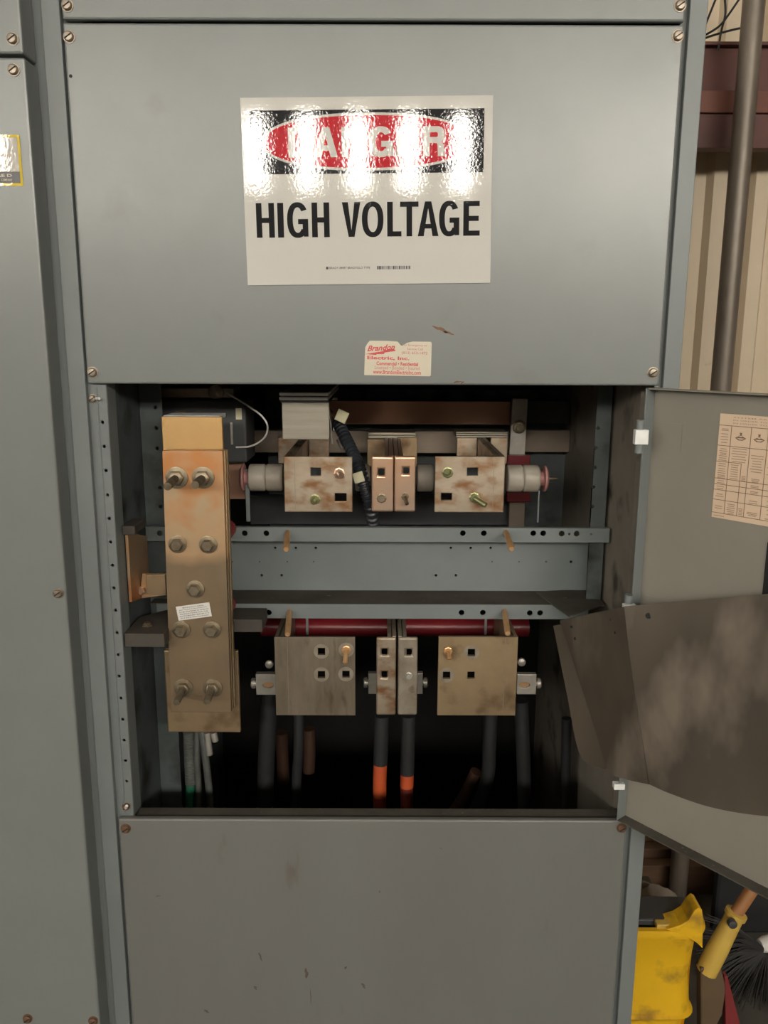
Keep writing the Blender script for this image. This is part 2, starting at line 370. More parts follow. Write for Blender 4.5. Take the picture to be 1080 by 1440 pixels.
# small pilot hole and paint chips
b = MB(); p = P(99.5,107,0); b.lathe(p+Vector((0,.0005,0)),(0,-1,0),[(0,.0024),(.0008,.0024)],12); b.build('drill_hole','hole',upper)
b = MB()
for px,py,l,a,w in ((620,463,.012,-.35,.0022),(631,468,.008,-.3,.0014),(643,537,.006,.1,.0012),(650,538,.003,.6,.0012)):
    p=P(px,py,-.0004); fn=frame(p,(math.cos(a),0,math.sin(a)),(-math.sin(a),0,math.cos(a)),(0,1,0))
    pts=[(l*math.cos(t)*(1+.25*math.sin(3*t+px)), w*math.sin(t)*(1+.4*math.sin(5*t))) for t in [2*PI*i/18 for i in range(18)]]
    b=MB(); b.plate(pts, fn, .0006); b.build('scratch', 'rust', upper)
for px,py,l,a,w in ((534,1254,.0022,1.4,.001),(511,1386,.006,-1.1,.0022),(431,1369,.010,-1.5,.0028),(437,1402,.016,-1.55,.0006),(366,1345,.009,-1.3,.0016),(359,1389,.004,-1.2,.0024),(486,1361,.003,1,.0016),(290,1422,.005,-.6,.002),(222,1260,.004,.2,.0008),(620,1193,.003,-.5,.0005)):
    p=P(px,py,-.0003); fn=frame(p,(math.cos(a),0,math.sin(a)),(-math.sin(a),0,math.cos(a)),(0,1,0))
    pts=[(l*math.cos(t)*(1+.25*math.sin(3*t+px)), w*math.sin(t)*(1+.4*math.sin(5*t))) for t in [2*PI*i/18 for i in range(18)]]
    b=MB(); b.plate(pts, fn, .0005); b.build('stain', 'stain', lower)
# front posts (C section: face, inner return, fold line)
def post(x0, x1, xa, xb, name, holes=()):
    b = MB()
    b.plate(sq(min(x0,xb), max(x1,xa), 0.0, 2.30), XZ(.0122), .003, holes)      # recessed landing
    b.box(x0 if x0==xa else xa, xb, .001, .0122, 0.0, 2.30)                      # proud outer face
    b.box(x0, x0+.003, .0152, .055, 0.0, 2.30); b.box(x1-.003, x1, .0152, .055, 0.0, 2.30)
    return b.build(name, 'paintpost', cab, .0012)
hl = []
for px,py in ((144,594),(146.5,628),(149,662),(151,696),(153.5,729.5),(155.5,762.5),(158,795),(160,827),(162.5,858.5),(164.5,890),(166,921),(167.5,951),(170,982),(172.5,1012),(174.5,1041),(176.5,1070),(178,1099)):
    p = P(px,py,.0122); hl.append(circle(p.x,p.z,.0024,10))
postL = post(OL, xL, OL, xl-.0035, 'left_post', hl)
postR = post(xR+.012, OR, xr+.0062, OR, 'right_post')
b = MB(); b.box(xL-.016, xL-.0135, .0105, .0122, zo0, zo1-.004); b.build('fold_ridge', 'paintpost', postL, .0008)
screw(postL, 131, 560.5, .0122, r=.0055)
b = MB(); p=P(134,560.5,.0122); b.tube([p, p+Vector((.010,-.012,.001))], .0022, 8); b.build('wire_end','wirewht',postL)
b = MB(); p=P(176,1135,.0122); b.tube([p+Vector((0,0,-.004)), p+Vector((.006,-.010,.008))], .0026, 8); b.build('latch_pin','wirewht',postL)
screw(postL, 177.5, 1134, .0122, r=.0055, m='rust')
# shell
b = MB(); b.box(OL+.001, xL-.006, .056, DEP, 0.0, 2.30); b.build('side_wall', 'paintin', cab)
b = MB(); b.box(xR+.006, OR-.001, .056, DEP, 0.0, 2.30); b.build('side_wall', 'inlitdust', cab)
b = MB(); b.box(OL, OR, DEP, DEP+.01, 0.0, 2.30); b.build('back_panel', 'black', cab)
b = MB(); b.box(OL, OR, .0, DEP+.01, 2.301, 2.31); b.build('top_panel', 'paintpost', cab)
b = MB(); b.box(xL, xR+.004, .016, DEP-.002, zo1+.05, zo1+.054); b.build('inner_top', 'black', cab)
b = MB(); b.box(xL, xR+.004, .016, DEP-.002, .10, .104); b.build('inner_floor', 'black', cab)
# ledge behind lower cover
b = MB(); b.box(xL+.002, xR+.010, .0135, .042, zo0-.012, zo0-.008); b.box(xL+.002, xR+.010, .0125, .016, zo0-.05, zo0-.008)
b.build('lower_ledge','dust',cab,.0008)
b = MB(); b.box(xL+.002, xR+.010, .0135, .030, zo1+.002, zo1+.04); b.build('upper_lip','paintin',cab)
# inner mounting angles with holes
def angle_post(x0, x1, Y, holes, name, wall):
    zb_ = .25 if wall<0 else zb1
    b = MB(); b.plate(sq(x0,x1,zb_,zo1+.045), XZ(Y), .003, [circle(P(px,py,Y).x,P(px,py,Y).z,.0034,12) for px,py in holes])
    if wall<0: b.box(x0,x0+.003,Y+.003,Y+.03,zb_,zo1+.045)
    else: b.box(x1-.003,x1,Y+.003,Y+.03,zb_,zo1+.045)
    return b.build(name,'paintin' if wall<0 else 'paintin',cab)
zb1=Z(850,.165); angle_post(xL-.005, X(231,640,.195), .195, [(218.5,573),(220,602),(221.5,630.5),(225,686),(226,712.5)], 'mounting_angle', -1)
angle_post(X(839,580,.195), X(860,580,.195), .195, [(839.5+1.5,602),(838,630),(836.5,657.5),(834.5,685),(833,712.5)], 'mounting_angle', 1)
# cross channel carrying the hardware
YLIP, YWEB = .165, .250
chx0, chx1 = X(205,752,YLIP), X(857,752,YLIP)
zt1, zt0 = Z(742,YLIP), Z(762,YLIP); zb1, zb0 = Z(850,YLIP), Z(870,YLIP)
def rh(list_, Y, r, n=16): return [circle(P(a,c,Y).x, P(a,c,Y).z, r, n) for a,c in list_]
b = MB()
b.plate(sq(chx0,chx1,zt0,zt1), XZ(YLIP), .003, rh([(224.5,750),(344,750),(374.5,750),(651,750),(680.5,750),(750,750),(764,750),(790,750.5),(811,750.5)],YLIP,.0052)+rh([(800.5,751),(831,751)],YLIP,.002,10))
b.plate(sq(chx0+.012,chx1-.03,zb0,zb1), XZ(YLIP), .003, rh([(231.5,863),(349,861.5),(378,861.5),(649,861.5),(679,861.5),(745,862),(759.5,862)],YLIP,.0052))
b.box(chx0,chx1,YLIP+.003,YLIP+.010,zt1-.003,zt1)
zwt=Z(757,YWEB)
b.plate(sq(chx0,chx1,zb1-.003,zwt), XZ(YWEB), .003,
        rh([(387,770.5),(416,770.5),(444,770.5),(634,770.5),(662,770.5),(690,770.5),(368,809),(396,809),(613,809),(641,809),(803,790)],YWEB,.0026,10)+
        rh([(327,790),(365,790),(404,790),(441,790),(692,790),(730,790),(768,790)],YWEB,.0014,8))
channel = b.build('cross_channel','beam',cab,.0008)
b = MB(); b.box(chx0,chx1,YLIP+.003,YWEB,zb1-.003,zb1); shelf = b.build('lower_flange','dust',channel)
# end gussets
q = rect(440,803,548,745,.575); b = MB(); b.box(q[0]-.1, q[1], .575, .58, q[2], q[3]); b.build('inner_plate','paintin',cab)

# ------------------------------------------------------------------ door
hinge = Vector((.4065, -.004, 0)); dd = Vector((.633,-.774,0)).normalized(); dn = Vector((-dd.y*-1, 0, 0))
dn = Vector((-.774,-.633,0)).normalized()
zd1, zd0 = 0, 0
zd1 = PL(917,545,hinge,dn).z; zd0 = PL(880,1148,hinge,dn).z
dfn = lambda o=0.0: frame(hinge+dn*o, dd, (0,0,1), -dn)
DW = .80
b = MB(); b.box(0, DW, zd0, zd1, 0, .002, dfn(0)); 
door = b.build('door', 'doorin', cab, .0006)
b = MB()
b.box(-.002, 0.0, zd0, zd1, -.022, .002, dfn(0)); b.build('hinge_flange','paintpost',door,.0005)
b = MB(); b.box(.0, DW, zd1-.002, zd1, -.018, -.0002, dfn(0)); fb_=MB(); fb_.box(0, DW, zd0, zd0+.002, -.022, -.0002, dfn(0)); fb_.build('bottom_flange','dust',door,.0004)
b.box(DW-.002, DW, zd0+.002, zd1-.002, -.018, -.0002, dfn(0)); b.build('edge_flange','doorin',door,.0004)
# slot near the right
p = PL(1079,800,hinge,dn); q = (p-hinge).dot(dd)
b = MB(); b.box(q-.003, q+.02, PL(1078,838,hinge,dn).z, PL(1078,762,hinge,dn).z, -.0012, -.0002, dfn(0)); b.build('latch_slot','hole',door)
def hinge_part(row0, row1, px):
    pz0, pz1 = PL(px,row1,hinge,dn).z, PL(px,row0,hinge,dn).z
    h = MB(); base = hinge + dn*.031 - dd*.001
    h.cyl(Vector((base.x,base.y,pz0)), Vector((base.x,base.y,pz1)), .0065, 16)
    o = h.build('hinge','paintpost',door)
    k = MB(); zm=(pz0+pz1)/2; hh=(pz1-pz0)*.22
    k.box(-.010,.010,-hh,hh,-.006,.006, frame((base.x,base.y-.006,zm),(1,0,0),(0,0,1),(0,1,0)))
    k.build('hinge_clip','white_edge',o,.001)
    w = MB(); w.box(.006,.05, pz0+.004, pz1-.004, -.0012, -.0001, dfn(0)); w.build('hinge_leaf','doorin',o)
hinge_part(588,634,909); hinge_part(828,870,890)
b = MB(); p = PL(876,1097,hinge,dn)+dn*.02; b.box(p.x-.006,p.x+.012,p.y-.012,p.y,p.z-.004,p.z+.006); b.build('hinge_clip','white_edge',door,.001)

# schematic sheet on the door
schem = thing('wiring_chart', 'cream paper chart with ruled table glued inside the open door', 'chart', PL(1045,660,hinge,dn))
def D2(px,py):
    p = PL(px,py,hinge,dn); return ((p-hinge).dot(dd), p.z)
a0 = D2(1010.5,581); a1 = D2(1004,727); a2=D2(1080,737); a3=D2(1080,583)
cw = .235; u0 = (a0[0]+a1[0])/2; v1 = a0[1]; v0 = a1[1]
b = MB(); b.plate(sq(u0,u0+cw,v0,v1), dfn(.0008), .0005); b.build('paper','schem',schem)
H = v1-v0
def sv(py): return D2(1008,py)[1]
fnS = dfn(.0012)
b = MB()
cols = [0, .0195, .0365, .0515, .079, .107,.135,.163,.191,cw]
def su(px,py): return D2(px,py)[0]
c1, c1b, c2, c3 = su(1026,640), su(1039.5,690), su(1054,640), su(1077,650)
def hline(r, ua=None, ub=None): b.box((ua or u0), (ub or u0+cw), sv(r)-.0004, sv(r)+.0004, -.00005, .0002, fnS)
def vline(u, r0, r1): b.box(u-.00035, u+.00035, sv(r1), sv(r0), -.00005, .0002, fnS)
for r in (597,625.5,672,680,688,702,720.5): hline(r)
hline(648,u0,c1); hline(648,c1,c1b)
for u in (c1,c2,c3,c3+.03,c3+.06,c3+.09): vline(u,597,720.5)
vline(c1b,648,720.5)
b.build('ruled_lines','inkbrown',schem)
b = MB()
for r in (585,589,593): text(b,'SYSTEM ARRANGEMENT OF THE SWITCHES' if r<586 else 'IN ORDER TO CLOSE CIRCUITS FIRST SET THIS CHART',u0+.02,u0+.21,sv(r)-.0009,sv(r)+.0009,fnS,.01)
rng = random.Random(3)
def block(ua,ub,r0,r1,n):
    for i in range(n):
        r = r0+(r1-r0)*i/max(1,n-1); k = rng.uniform(.7,1)
        w=(ub-ua); b.box(ua+w*(1-k)/2, ub-w*(1-k)/2, sv(r)-.00055, sv(r)+.00055, -.00005,.0002,fnS)
for r0,r1,n in ((602,604,2),(609,613,2),(617,621,2),(630,633,2),(636,640,3),(643,646,2),(651,654,2),(658,664,3),(667,671,3),(675,678,2),(683,686,2),(694,697,2),(711,714,2)): block(u0+.003,c1-.003,r0,r1,n)
block(c1+.003,c2-.003,628,646,6); block(c2+.003,c3-.003,635,657,7); block(c1+.003,c1b-.003,651,670,7)
block(c1b+.002,c2-.002,665,671,4); block(c2+.006,c3-.006,667,671,3); block(c2+.006,c3-.006,676,678,2); block(c2+.006,c3-.006,684,686,2)
block(c1+.003,c1b-.003,706,719,6); block(c1b+.002,c2-.002,710,718,5); block(c2+.004,c3-.004,697,700,2); block(c2+.004,c3-.004,713,717,3)
block(u0+.002,u0+.02,724.5,724.5,1)
for k in range(3):
    block(c3+.003+.03*k,c3+.027+.03*k,630,668,9); block(c3+.006+.03*k,c3+.022+.03*k,676,718,8)
b.build('print','inkgrey',schem)
b = MB()
for cx in ((c1+c2)/2,(c2+c3)/2,c3+.015,c3+.045):
    zc = sv(613)
    b.plate([(cx-.008,zc),(cx-.003,zc+.0025),(cx,zc+.0015),(cx+.003,zc+.0025),(cx+.008,zc),(cx+.003,zc-.0032),(cx-.003,zc-.0032)],fnS,.0002,[[(cx-.006,zc),(cx-.002,zc-.002),(cx+.002,zc-.002),(cx+.006,zc)]])
    b.plate([(cx-.0022,zc+.0035),(cx+.0022,zc+.0035),(cx+.001,zc+.005),(cx+.002,zc+.0075),(cx-.002,zc+.0075),(cx-.001,zc+.005)],fnS,.0002)
b.build('diagram','inkbrown',schem)

# ================================================================== LEFT NEIGHBOUR CABINET
cab2 = thing('electrical_cabinet', 'left neighbouring grey cabinet, cut by the picture edge, with raised flat cover panels', 'electrical cabinet', (-.95,.3,0))
yP = -.034; x2 = X(33,80,yP); zs2 = Z(78,yP,20)
up2 = panel('upper_cover', -1.40, x2, zs2+.0022, 2.30, yP, .045, M['paint'], cab2, .003)
lo2 = panel('tall_cover', -1.40, x2+.001, .10, zs2-.0022, yP, .045, M['paint'], cab2, .003)
screw(up2, 18, 55, yP); 
for px,py,m in ((19.5,98.5,'screw'),(82,834,'screw')): screw(lo2, px, py, yP, m=m)
for px,py in ((39,1432),(131,1435)): screw(lo2, px, py, yP, m='rust')
b = MB(); b.box(-1.40, OL-.0018, .012, DEP, 0, 2.30); b.build('housing','paintpost',cab2,.002)

# yellow framed label
lab = thing('warning_label','yellow-edged label with black bottom band at the left picture edge','label',P(8,225,yP-.001))
LA=P(27,189.5,yP-.0012); LBt=P(31.5,261.5,yP-.0012)
lfn = frame((LA.x,yP-.0012,LA.z),(1,0,0),(0,0,1),(0,1,0))
lh = LA.z-LBt.z
b=MB(); b.plate(sq(-.13,0,-lh,0),lfn,.0008); b.build('yellow_border','yel',lab)
lf2 = frame((LA.x,yP-.0016,LA.z),(1,0,0),(0,0,1),(0,1,0))
bw=.0035
b=MB(); b.plate(sq(-.13+bw,-bw,-lh*.715,-bw),lf2,.0004); b.build('white_field','labwhite',lab)
b=MB(); b.plate(sq(-.13+bw,-bw,-lh+bw*1.1,-lh*.72),lf2,.0004); b.build('black_band','signtext',lab)
lf3 = frame((LA.x,yP-.0018,LA.z),(1,0,0),(0,0,1),(0,1,0))
b=MB(); text(b,'SQUARE D',-.062,-.0145,-lh*.835,-lh*.765,lf3,.02); text(b,'COMPANY',-.030,-.0145,-lh*.905,-lh*.86,lf3,.01); b.build('band_lettering','paper',lab)
b=MB(); text(b,'PQ 02080',-.055,-.0125,-lh*.44,-lh*.385,lf3,.0); 
for k in range(3): b.box(-.10,-.02,-lh*(.52+.06*k),-lh*(.515+.06*k),-.0001,.0002,lf3)
b.build('field_lettering','inkgrey',lab)

# ================================================================== DANGER SIGN
yS=-.0022
TL,TR,BR,BL = P(337.2,137,yS),P(693.2,133.5,yS),P(689.8,398,yS),P(348.8,401.5,yS)
uax=((TR-TL)+(BR-BL)).normalized(); vax=Vector((-uax.z,0,uax.x))
cen=(TL+TR+BR+BL)/4; SW,SH=.3556,.2545
sign = thing('danger_sign','white danger high voltage sign with red oval stuck on the upper cover','sign',cen)
def sfn(h): return frame(cen+Vector((0,-h,0)),uax,vax,(0,1,0))
def SG(cx,cy):     # crop pixel of the sign close-up -> sign coordinates
    p=P(320+cx/2.7,100+cy/2.7,yS)-cen; return p.dot(uax),p.dot(vax)
b=MB(); b.plate(sq(-SW/2,SW/2,-SH/2,SH/2),sfn(0),.0015); b.build('plate','signwhite',sign,.0004)
bl,bt=SG(83,150); br_,bb=SG(972,384)
b=MB(); b.plate(sq(bl,br_,bb,bt),sfn(.0002),.0002); b.build('black_band','signblack',sign)
ol=SG(130,270)[0]; orr=SG(930,270)[0]; ot=SG(530,157)[1]; ob=SG(530,378)[1]
def oval(k):
    return [sup((ol+orr)/2,(ot+ob)/2,(orr-ol)/2-k,(ot-ob)/2-k,2*PI*i/72,2.25) for i in range(72)]
b=MB(); b.plate(oval(0),sfn(.0004),.0002); b.build('oval_outline','signwhite',sign)
b=MB(); b.plate(oval(.0036),sfn(.0006),.0002); b.build('red_oval','signred',sign)
def letters(b, spec, yt, yb, s, fn, sv_=None):
    zt=SG(530,yt)[1]; zb=SG(530,yb)[1]; h=zt-zb
    for ch,cx0,cx1 in spec:
        ym=(yt+yb)/2; a=SG(cx0,ym)[0]; c=SG(cx1,ym)[0]; w=(c-a)/h
        for gi,(o,hs) in enumerate(glyph(ch,w,s,sv_)):
            mp=lambda l:[(a+p[0]*h, zb+p[1]*h) for p in l]
            b.flat(mp(o),(lambda u,v,w_,k=gi: fn(u,v,w_-.00008*k)),[mp(q) for q in hs])
b=MB(); letters(b,[('D',230,322),('A',328,418),('N',433,524),('G',536,628),('E',641,724),('R',742,828)],212,326,.245,sfn(.0008),.20); b.build('danger_lettering','signwhite',sign)
b=MB(); letters(b,[('H',109,178),('I',190,213),('G',226,306),('H',320,387),('V',435,505),('O',510,592),('L',606,660),('T',655,725),('A',722,801),('G',803,880),('E',895,958)],497,629,.172,sfn(.0003),.15); b.build('voltage_lettering','signblack',sign)
b=MB(); x0,z0=SG(387,752); x1,z1=SG(541,742); text(b,'BRADY 84897 BRADYGLO TYPE',x0,x1,z0,z1,sfn(.0003),.012)
c0=SG(374,753); c1_=SG(383,743); b.box(c0[0],c1_[0],c0[1],c1_[1],-.0001,.0001,sfn(.0003))
b.build('small_print','signtext',sign)
b=MB(); x0,z0=SG(568,753); x1,z1=SG(696,739); u=x0; rb=random.Random(5)
while u<x1-.001:
    w=rb.choice((.0006,.0011,.0017)); b.box(u,u+w,z0,z1,-.0001,.0001,sfn(.0003)); u+=w+rb.choice((.0006,.0006,.0013))
b.build('barcode','signtext',sign)

# contractor sticker
ySt=-.0010
T0,T1,T2,T3=P(515,479.5,ySt),P(607,482,ySt),P(605.5,529,ySt),P(512,527,ySt)
su_=((T1-T0)+(T2-T3)).normalized(); sv__=Vector((-su_.z,0,su_.x)); sc=(T0+T1+T2+T3)/4
stk=thing('contractor_sticker','torn cream business sticker with red print under the danger sign','sticker',sc)
def kf(h): return frame(sc+Vector((0,-h,0)),su_,sv__,(0,1,0))
def SK(cx,cy):
    p=P(505+cx/9.818,475+cy/9.818,ySt)-sc; return p.dot(su_),p.dot(sv__)
ol_=[SK(*q) for q in ((70,505),(75,515),(970,532),(990,520),(1003,80),(998,62),(985,55),(740,52),(660,70),(600,110),(575,105),(548,70),(530,52),(370,42),(150,40),(120,70),(85,130),(80,220))]
b=MB(); b.plate(ol_,kf(0),.0006); b.build('paper','paper',stk)
def skt(b,s,cx0,cx1,cy0,cy1,off=.02,shear=0,rise=0):
    a=SK(cx0,cy1); c=SK(cx1,cy0); text(b,s,a[0],c[0],a[1],c[1],kf(.0002),off,shear,rise)
b=MB(); skt(b,'Brandon',112,495,118,190,.03,.35,SK(0,0)[1]-SK(0,34)[1])
skt(b,'Electric, Inc.',112,695,262,305,.03)
skt(b,'Commercial • Residential',238,815,340,378,.03); skt(b,'www.BrandonElectricInc.com',192,855,455,497,.02)
b.plate([SK(*q) for q in ((78,225),(345,182),(300,178),(480,150),(508,182),(350,205),(345,225),(240,228),(235,238))],kf(.0002),.0001)
b.build('red_print','inkred',stk)
b=MB(); skt(b,'For Emergency or',600,940,92,122,.01); skt(b,'Service Call',660,880,140,170,.01); skt(b,'(813) 653-1472',588,945,195,235,.02)
skt(b,'Licensed • Bonded • Insured',215,838,398,432,.01); b.build('pale_print','inkpink',stk)

# ================================================================== TALL COPPER LINK
YL=.045
x0,x1,_,_=rect(227.5,317,800,800,YL)
zt=Z(634,YL,270); zb=Z(1002,YL,280)
xa=X(228.5,640,YL); xb=X(312.5,640,YL)
xa2=X(240,1000,YL); xb2=X(325,1000,YL)
link=thing('copper_bus_link','tall upright laminated copper bar with seven bolts on the left side of the opening','bus bar',((xa+xb)/2,YL,zb))
b=MB(); b.plate([(xa2,zb),(xb2,zb),(xb+.001,zt),(xa,zt)],XZ(YL),.009); lb=b.build('front_bar','coppertall',link,.0012)
b=MB(); b.plate([(xa2+.002,zb+.001),(xb2+.0015,zb+.001),(xb+.0035,zt-.001),(xa+.002,zt-.001)],XZ(YL+.0095),.009); b.build('rear_bar','coppertall',link,.001)
b=MB(); b.plate([(xa2+.001,zb+.002),(xb2+.0035,zb+.002),(xb+.005,zt-.001),(xa+.001,zt-.001)],XZ(YL+.019),.009); b.build('rear_bar','tan',link,.001)
stud_bolt(link,249,671.5,YL,.0115,.05,droop=.004); stud_bolt(link,286,671.5,YL,.0115,.05,droop=.002)
for px,py,m in ((250,765,'bolt'),(293,765.5,'bolt'),(275,828,'bolt'),(255.5,885,'bolt'),(298.5,885,'bolt')): stud_bolt(link,px,py,YL,.0095,0,m=m)
stud_bolt(link,258.5,967,YL,.0105,.04,droop=.004); stud_bolt(link,299.5,967,YL,.0105,.04,droop=.003)
# top head block above it
YH=.085
h0,h1,hz0,hz1=rect(228,313,586,640,YH)
head=thing('copper_head_block','golden copper block standing above the tall bolted copper bar','bus bar',((h0+h1)/2,YH+.05,hz0))
b=MB(); b.box(h0,h1,YH,YH+.010,hz0-.01,hz1); b.build('front_plate','gold',head,.0012)
b=MB(); b.box(h0,h1-.006,YH+.0105,.150,hz1-.006,hz1+.0008); b.build('top_plate','white_edge',head,.001)
b=MB(); b.box(h0-.014,h0+.004,.151,.24,hz1-.010,hz1-.004); b.build('tab','copper',head,.0006)
# sticker on link
p0,p1,p2,p3=P(247,853.5,YL-.0012),P(294,847.5,YL-.0012),P(298.5,866,YL-.0012),P(251,873,YL-.0012)
ua=((p1-p0)+(p2-p3)).normalized(); va=Vector((-ua.z,0,ua.x)); cc=(p0+p1+p2+p3)/4; ww=(p1-p0).length/2; hh=(p0-p3).length/2
lk=thing('bar_sticker','small tilted white text label on the tall copper bar','sticker',cc)
b=MB(); b.plate(sq(-ww,ww,-hh,hh),frame(cc,ua,va,(0,1,0)),.0006); b.build('paper',mat('white_paper',(.68,.66,.62),None,rough=.6),lk)
b=MB()
for k in range(6):
    v=hh*(.72-.29*k); w=ww*(.62 if k==0 else .88-.05*(k%2)); text(b,('MANUFACTURING','BOLT TORQUE IN THIS CONNECTION','TO BE TIGHTENED AS GIVEN IN','INSTRUCTIONS FOR THE','SWITCHBOARD BEFORE IT IS','PUT INTO SERVICE AGAIN')[k],-w,w,v-hh*.07,v+hh*.07,frame(cc+Vector((0,-.0003,0)),ua,va,(0,1,0)),.01)
b.build('print','signtext',lk)
# connector body behind the lower end
def lam(b,x0,x1,y0,y1,z0,z1): b.box(x0,x1,y0,y1,z0,z1)
YR=.098
r0,r1,rz0,rz1=rect(233,336.5,915,1030,YR)
rear=thing('copper_connector','deep copper connector behind the lower end of the tall bar','connector',((r0+r1)/2,YR+.05,rz0))
b=MB(); b.box(r0,r1,YR,YR+.008,rz0,rz1); b.build('front_plate','tan',rear,.002)
b=MB(); b.box(r0,r0+.008,YR+.0085,.26,rz0,rz1); b.build('side_plate','tan',rear,.001)
# red standoffs between channel and the link
for row in (755,866):
    p=P(309,row,.10); t=tag(MB().cyl((p.x,YL+.030,p.z),(p.x,YLIP-.001,p.z),.0165,24).build('standoff_insulator','redlt',None),
        'red round standoff insulator behind the tall copper bar at the '+('upper' if row<800 else 'lower')+' channel lip','insulator','red standoffs behind the tall bar')

# ground bracket at far left
YB=.05
xg=X(181,800,YB)
gb=thing('copper_bracket','upright copper strip with bolted side tab left of the tall bar','bracket',(xg,YB+.05,Z(848,YB)))
b=MB(); b.plate([(YB,Z(848,YB)),(YB+.105,Z(838,YB+.105)),(YB+.105,Z(755,YB+.105)),(YB,Z(750,YB))],YZ(xg-.003),.005); b.build('upright_strip','copper',gb,.0008)
g0=P(189,840,.10); 
b=MB(); b.plate([(xg+.003,Z(843,.10)),(X(234,838,.10),Z(838,.10)),(X(234,810,.10),Z(808,.10)),(X(200,808,.10),Z(808,.10)),(xg+.003,Z(822,.10))],XZ(.10),.005); b.build('side_tab','copper',gb,.0008)
b=MB(); b.plate(sq(X(206,820,.094),X(233,820,.094),Z(837,.094),Z(809,.094)),XZ(.093),.005); b.build('joint_plate','tan',gb,.0008)
b=MB(); p=P(199,830,.099); b.lathe(p,(0,-1,0),[(0,.008),(.007,.008),(.009,.005)],6,smooth=False); b.build('bolt','pinkcu',gb)
b=MB(); p0=P(163,737,.02); b.box(xL+.001,X(195,745,.06),.04,.10,Z(752,.05),Z(739,.05)); tag(b.build('bracket_block','glastic',None,.002),'dark brown block on the left wall above the copper strip','bracket')

# dark support shelf
zsH=Z(896,.005); th=Z(896,.005)-Z(915,.005)
b=MB(); b.plate([(xL+.002,.017),(X(231,896,.016),.016),(X(231,896,.016),.088),(X(370,890,.095),.088),(X(370,890,.095),.150),(xL+.05,.150),(xL+.002,.10)],XY(zsH-th),th)
shf=tag(b.build('support_shelf','glastic',None,.0012),'dark dusty insulating shelf running behind the tall bar under the channel','shelf')
b=MB(); p=P(206,881,.05); b.lathe((p.x,.055,zsH+.0002),(0,0,1),[(0,.009),(.002,.009),(.0022,.006),(.006,.006)],6,smooth=False); b.build('bolt','bolt',shf)

# breaker like dark module behind the head block
YM=.262
m0,m1,mz0,mz1=rect(214,346,562,628,YM)
mod=thing('control_module','dark moulded module with white side label behind the golden head block','module',((m0+m1)/2,YM,mz0))
b=MB(); b.box(m0,m1,YM,YM+.10,mz0-.03,mz1); b.build('housing','dark',mod,.004)
b=MB(); q=rect(331.5,340,574,590,YM-.001); b.plate(sq(*q),XZ(YM-.0012),.0008); b.build('white_label','cream',mod)
b=MB(); q=rect(324.5,327.5,594,625,YM-.001); b.plate(sq(*q),XZ(YM-.003),.0028); b.build('metal_strip','zinc',mod)
q=rect(216,330,545,560,YM+.02)
b=MB(); b.box(q[0],q[1],YM+.012,YM+.08,q[2],q[3]); tb=b.build('top_bar','bus2',mod,.002)
b=MB(); p=P(304,551.5,YM+.012); b.lathe(p,(0,-1,0),[(0,.014),(.005,.014),(.006,.011)],20); b.build('bolt_head','bus2',tb)
b=MB(); q=rect(317,344,630,702,.30); b.box(q[0],q[1],.30,.306,q[2],q[3]); tag(b.build('copper_strap','bus',None,.001),'dark red-brown copper strap hanging beside the top of the tall bar','strap')
# white wire loop
def smooth_path(pts,n=10):
    pts=[Vector(p) for p in pts]; out=[]
    for i in range(len(pts)-1):
        a=pts[max(i-1,0)];b_=pts[i];c=pts[i+1];d=pts[min(i+2,len(pts)-1)]
        for k in range(n):
            t=k/n; out.append(.5*((2*b_)+(c-a)*t+(2*a-5*b_+4*c-d)*t*t+(3*b_-a-3*c+d)*t**3))
    return out+[pts[-1]]
wp=[P(318,552.5,.262),P(333,561,.25),P(352,573,.24),P(368,585,.235),P(376,598,.235),P(374,612,.24),P(364,622,.245),P(350,628,.25),P(332,629,.258)]
tag(MB().tube(smooth_path(wp),.0017,8).build('white_wire','wirewht'),'thin white wire looping out of the dark module','wire')

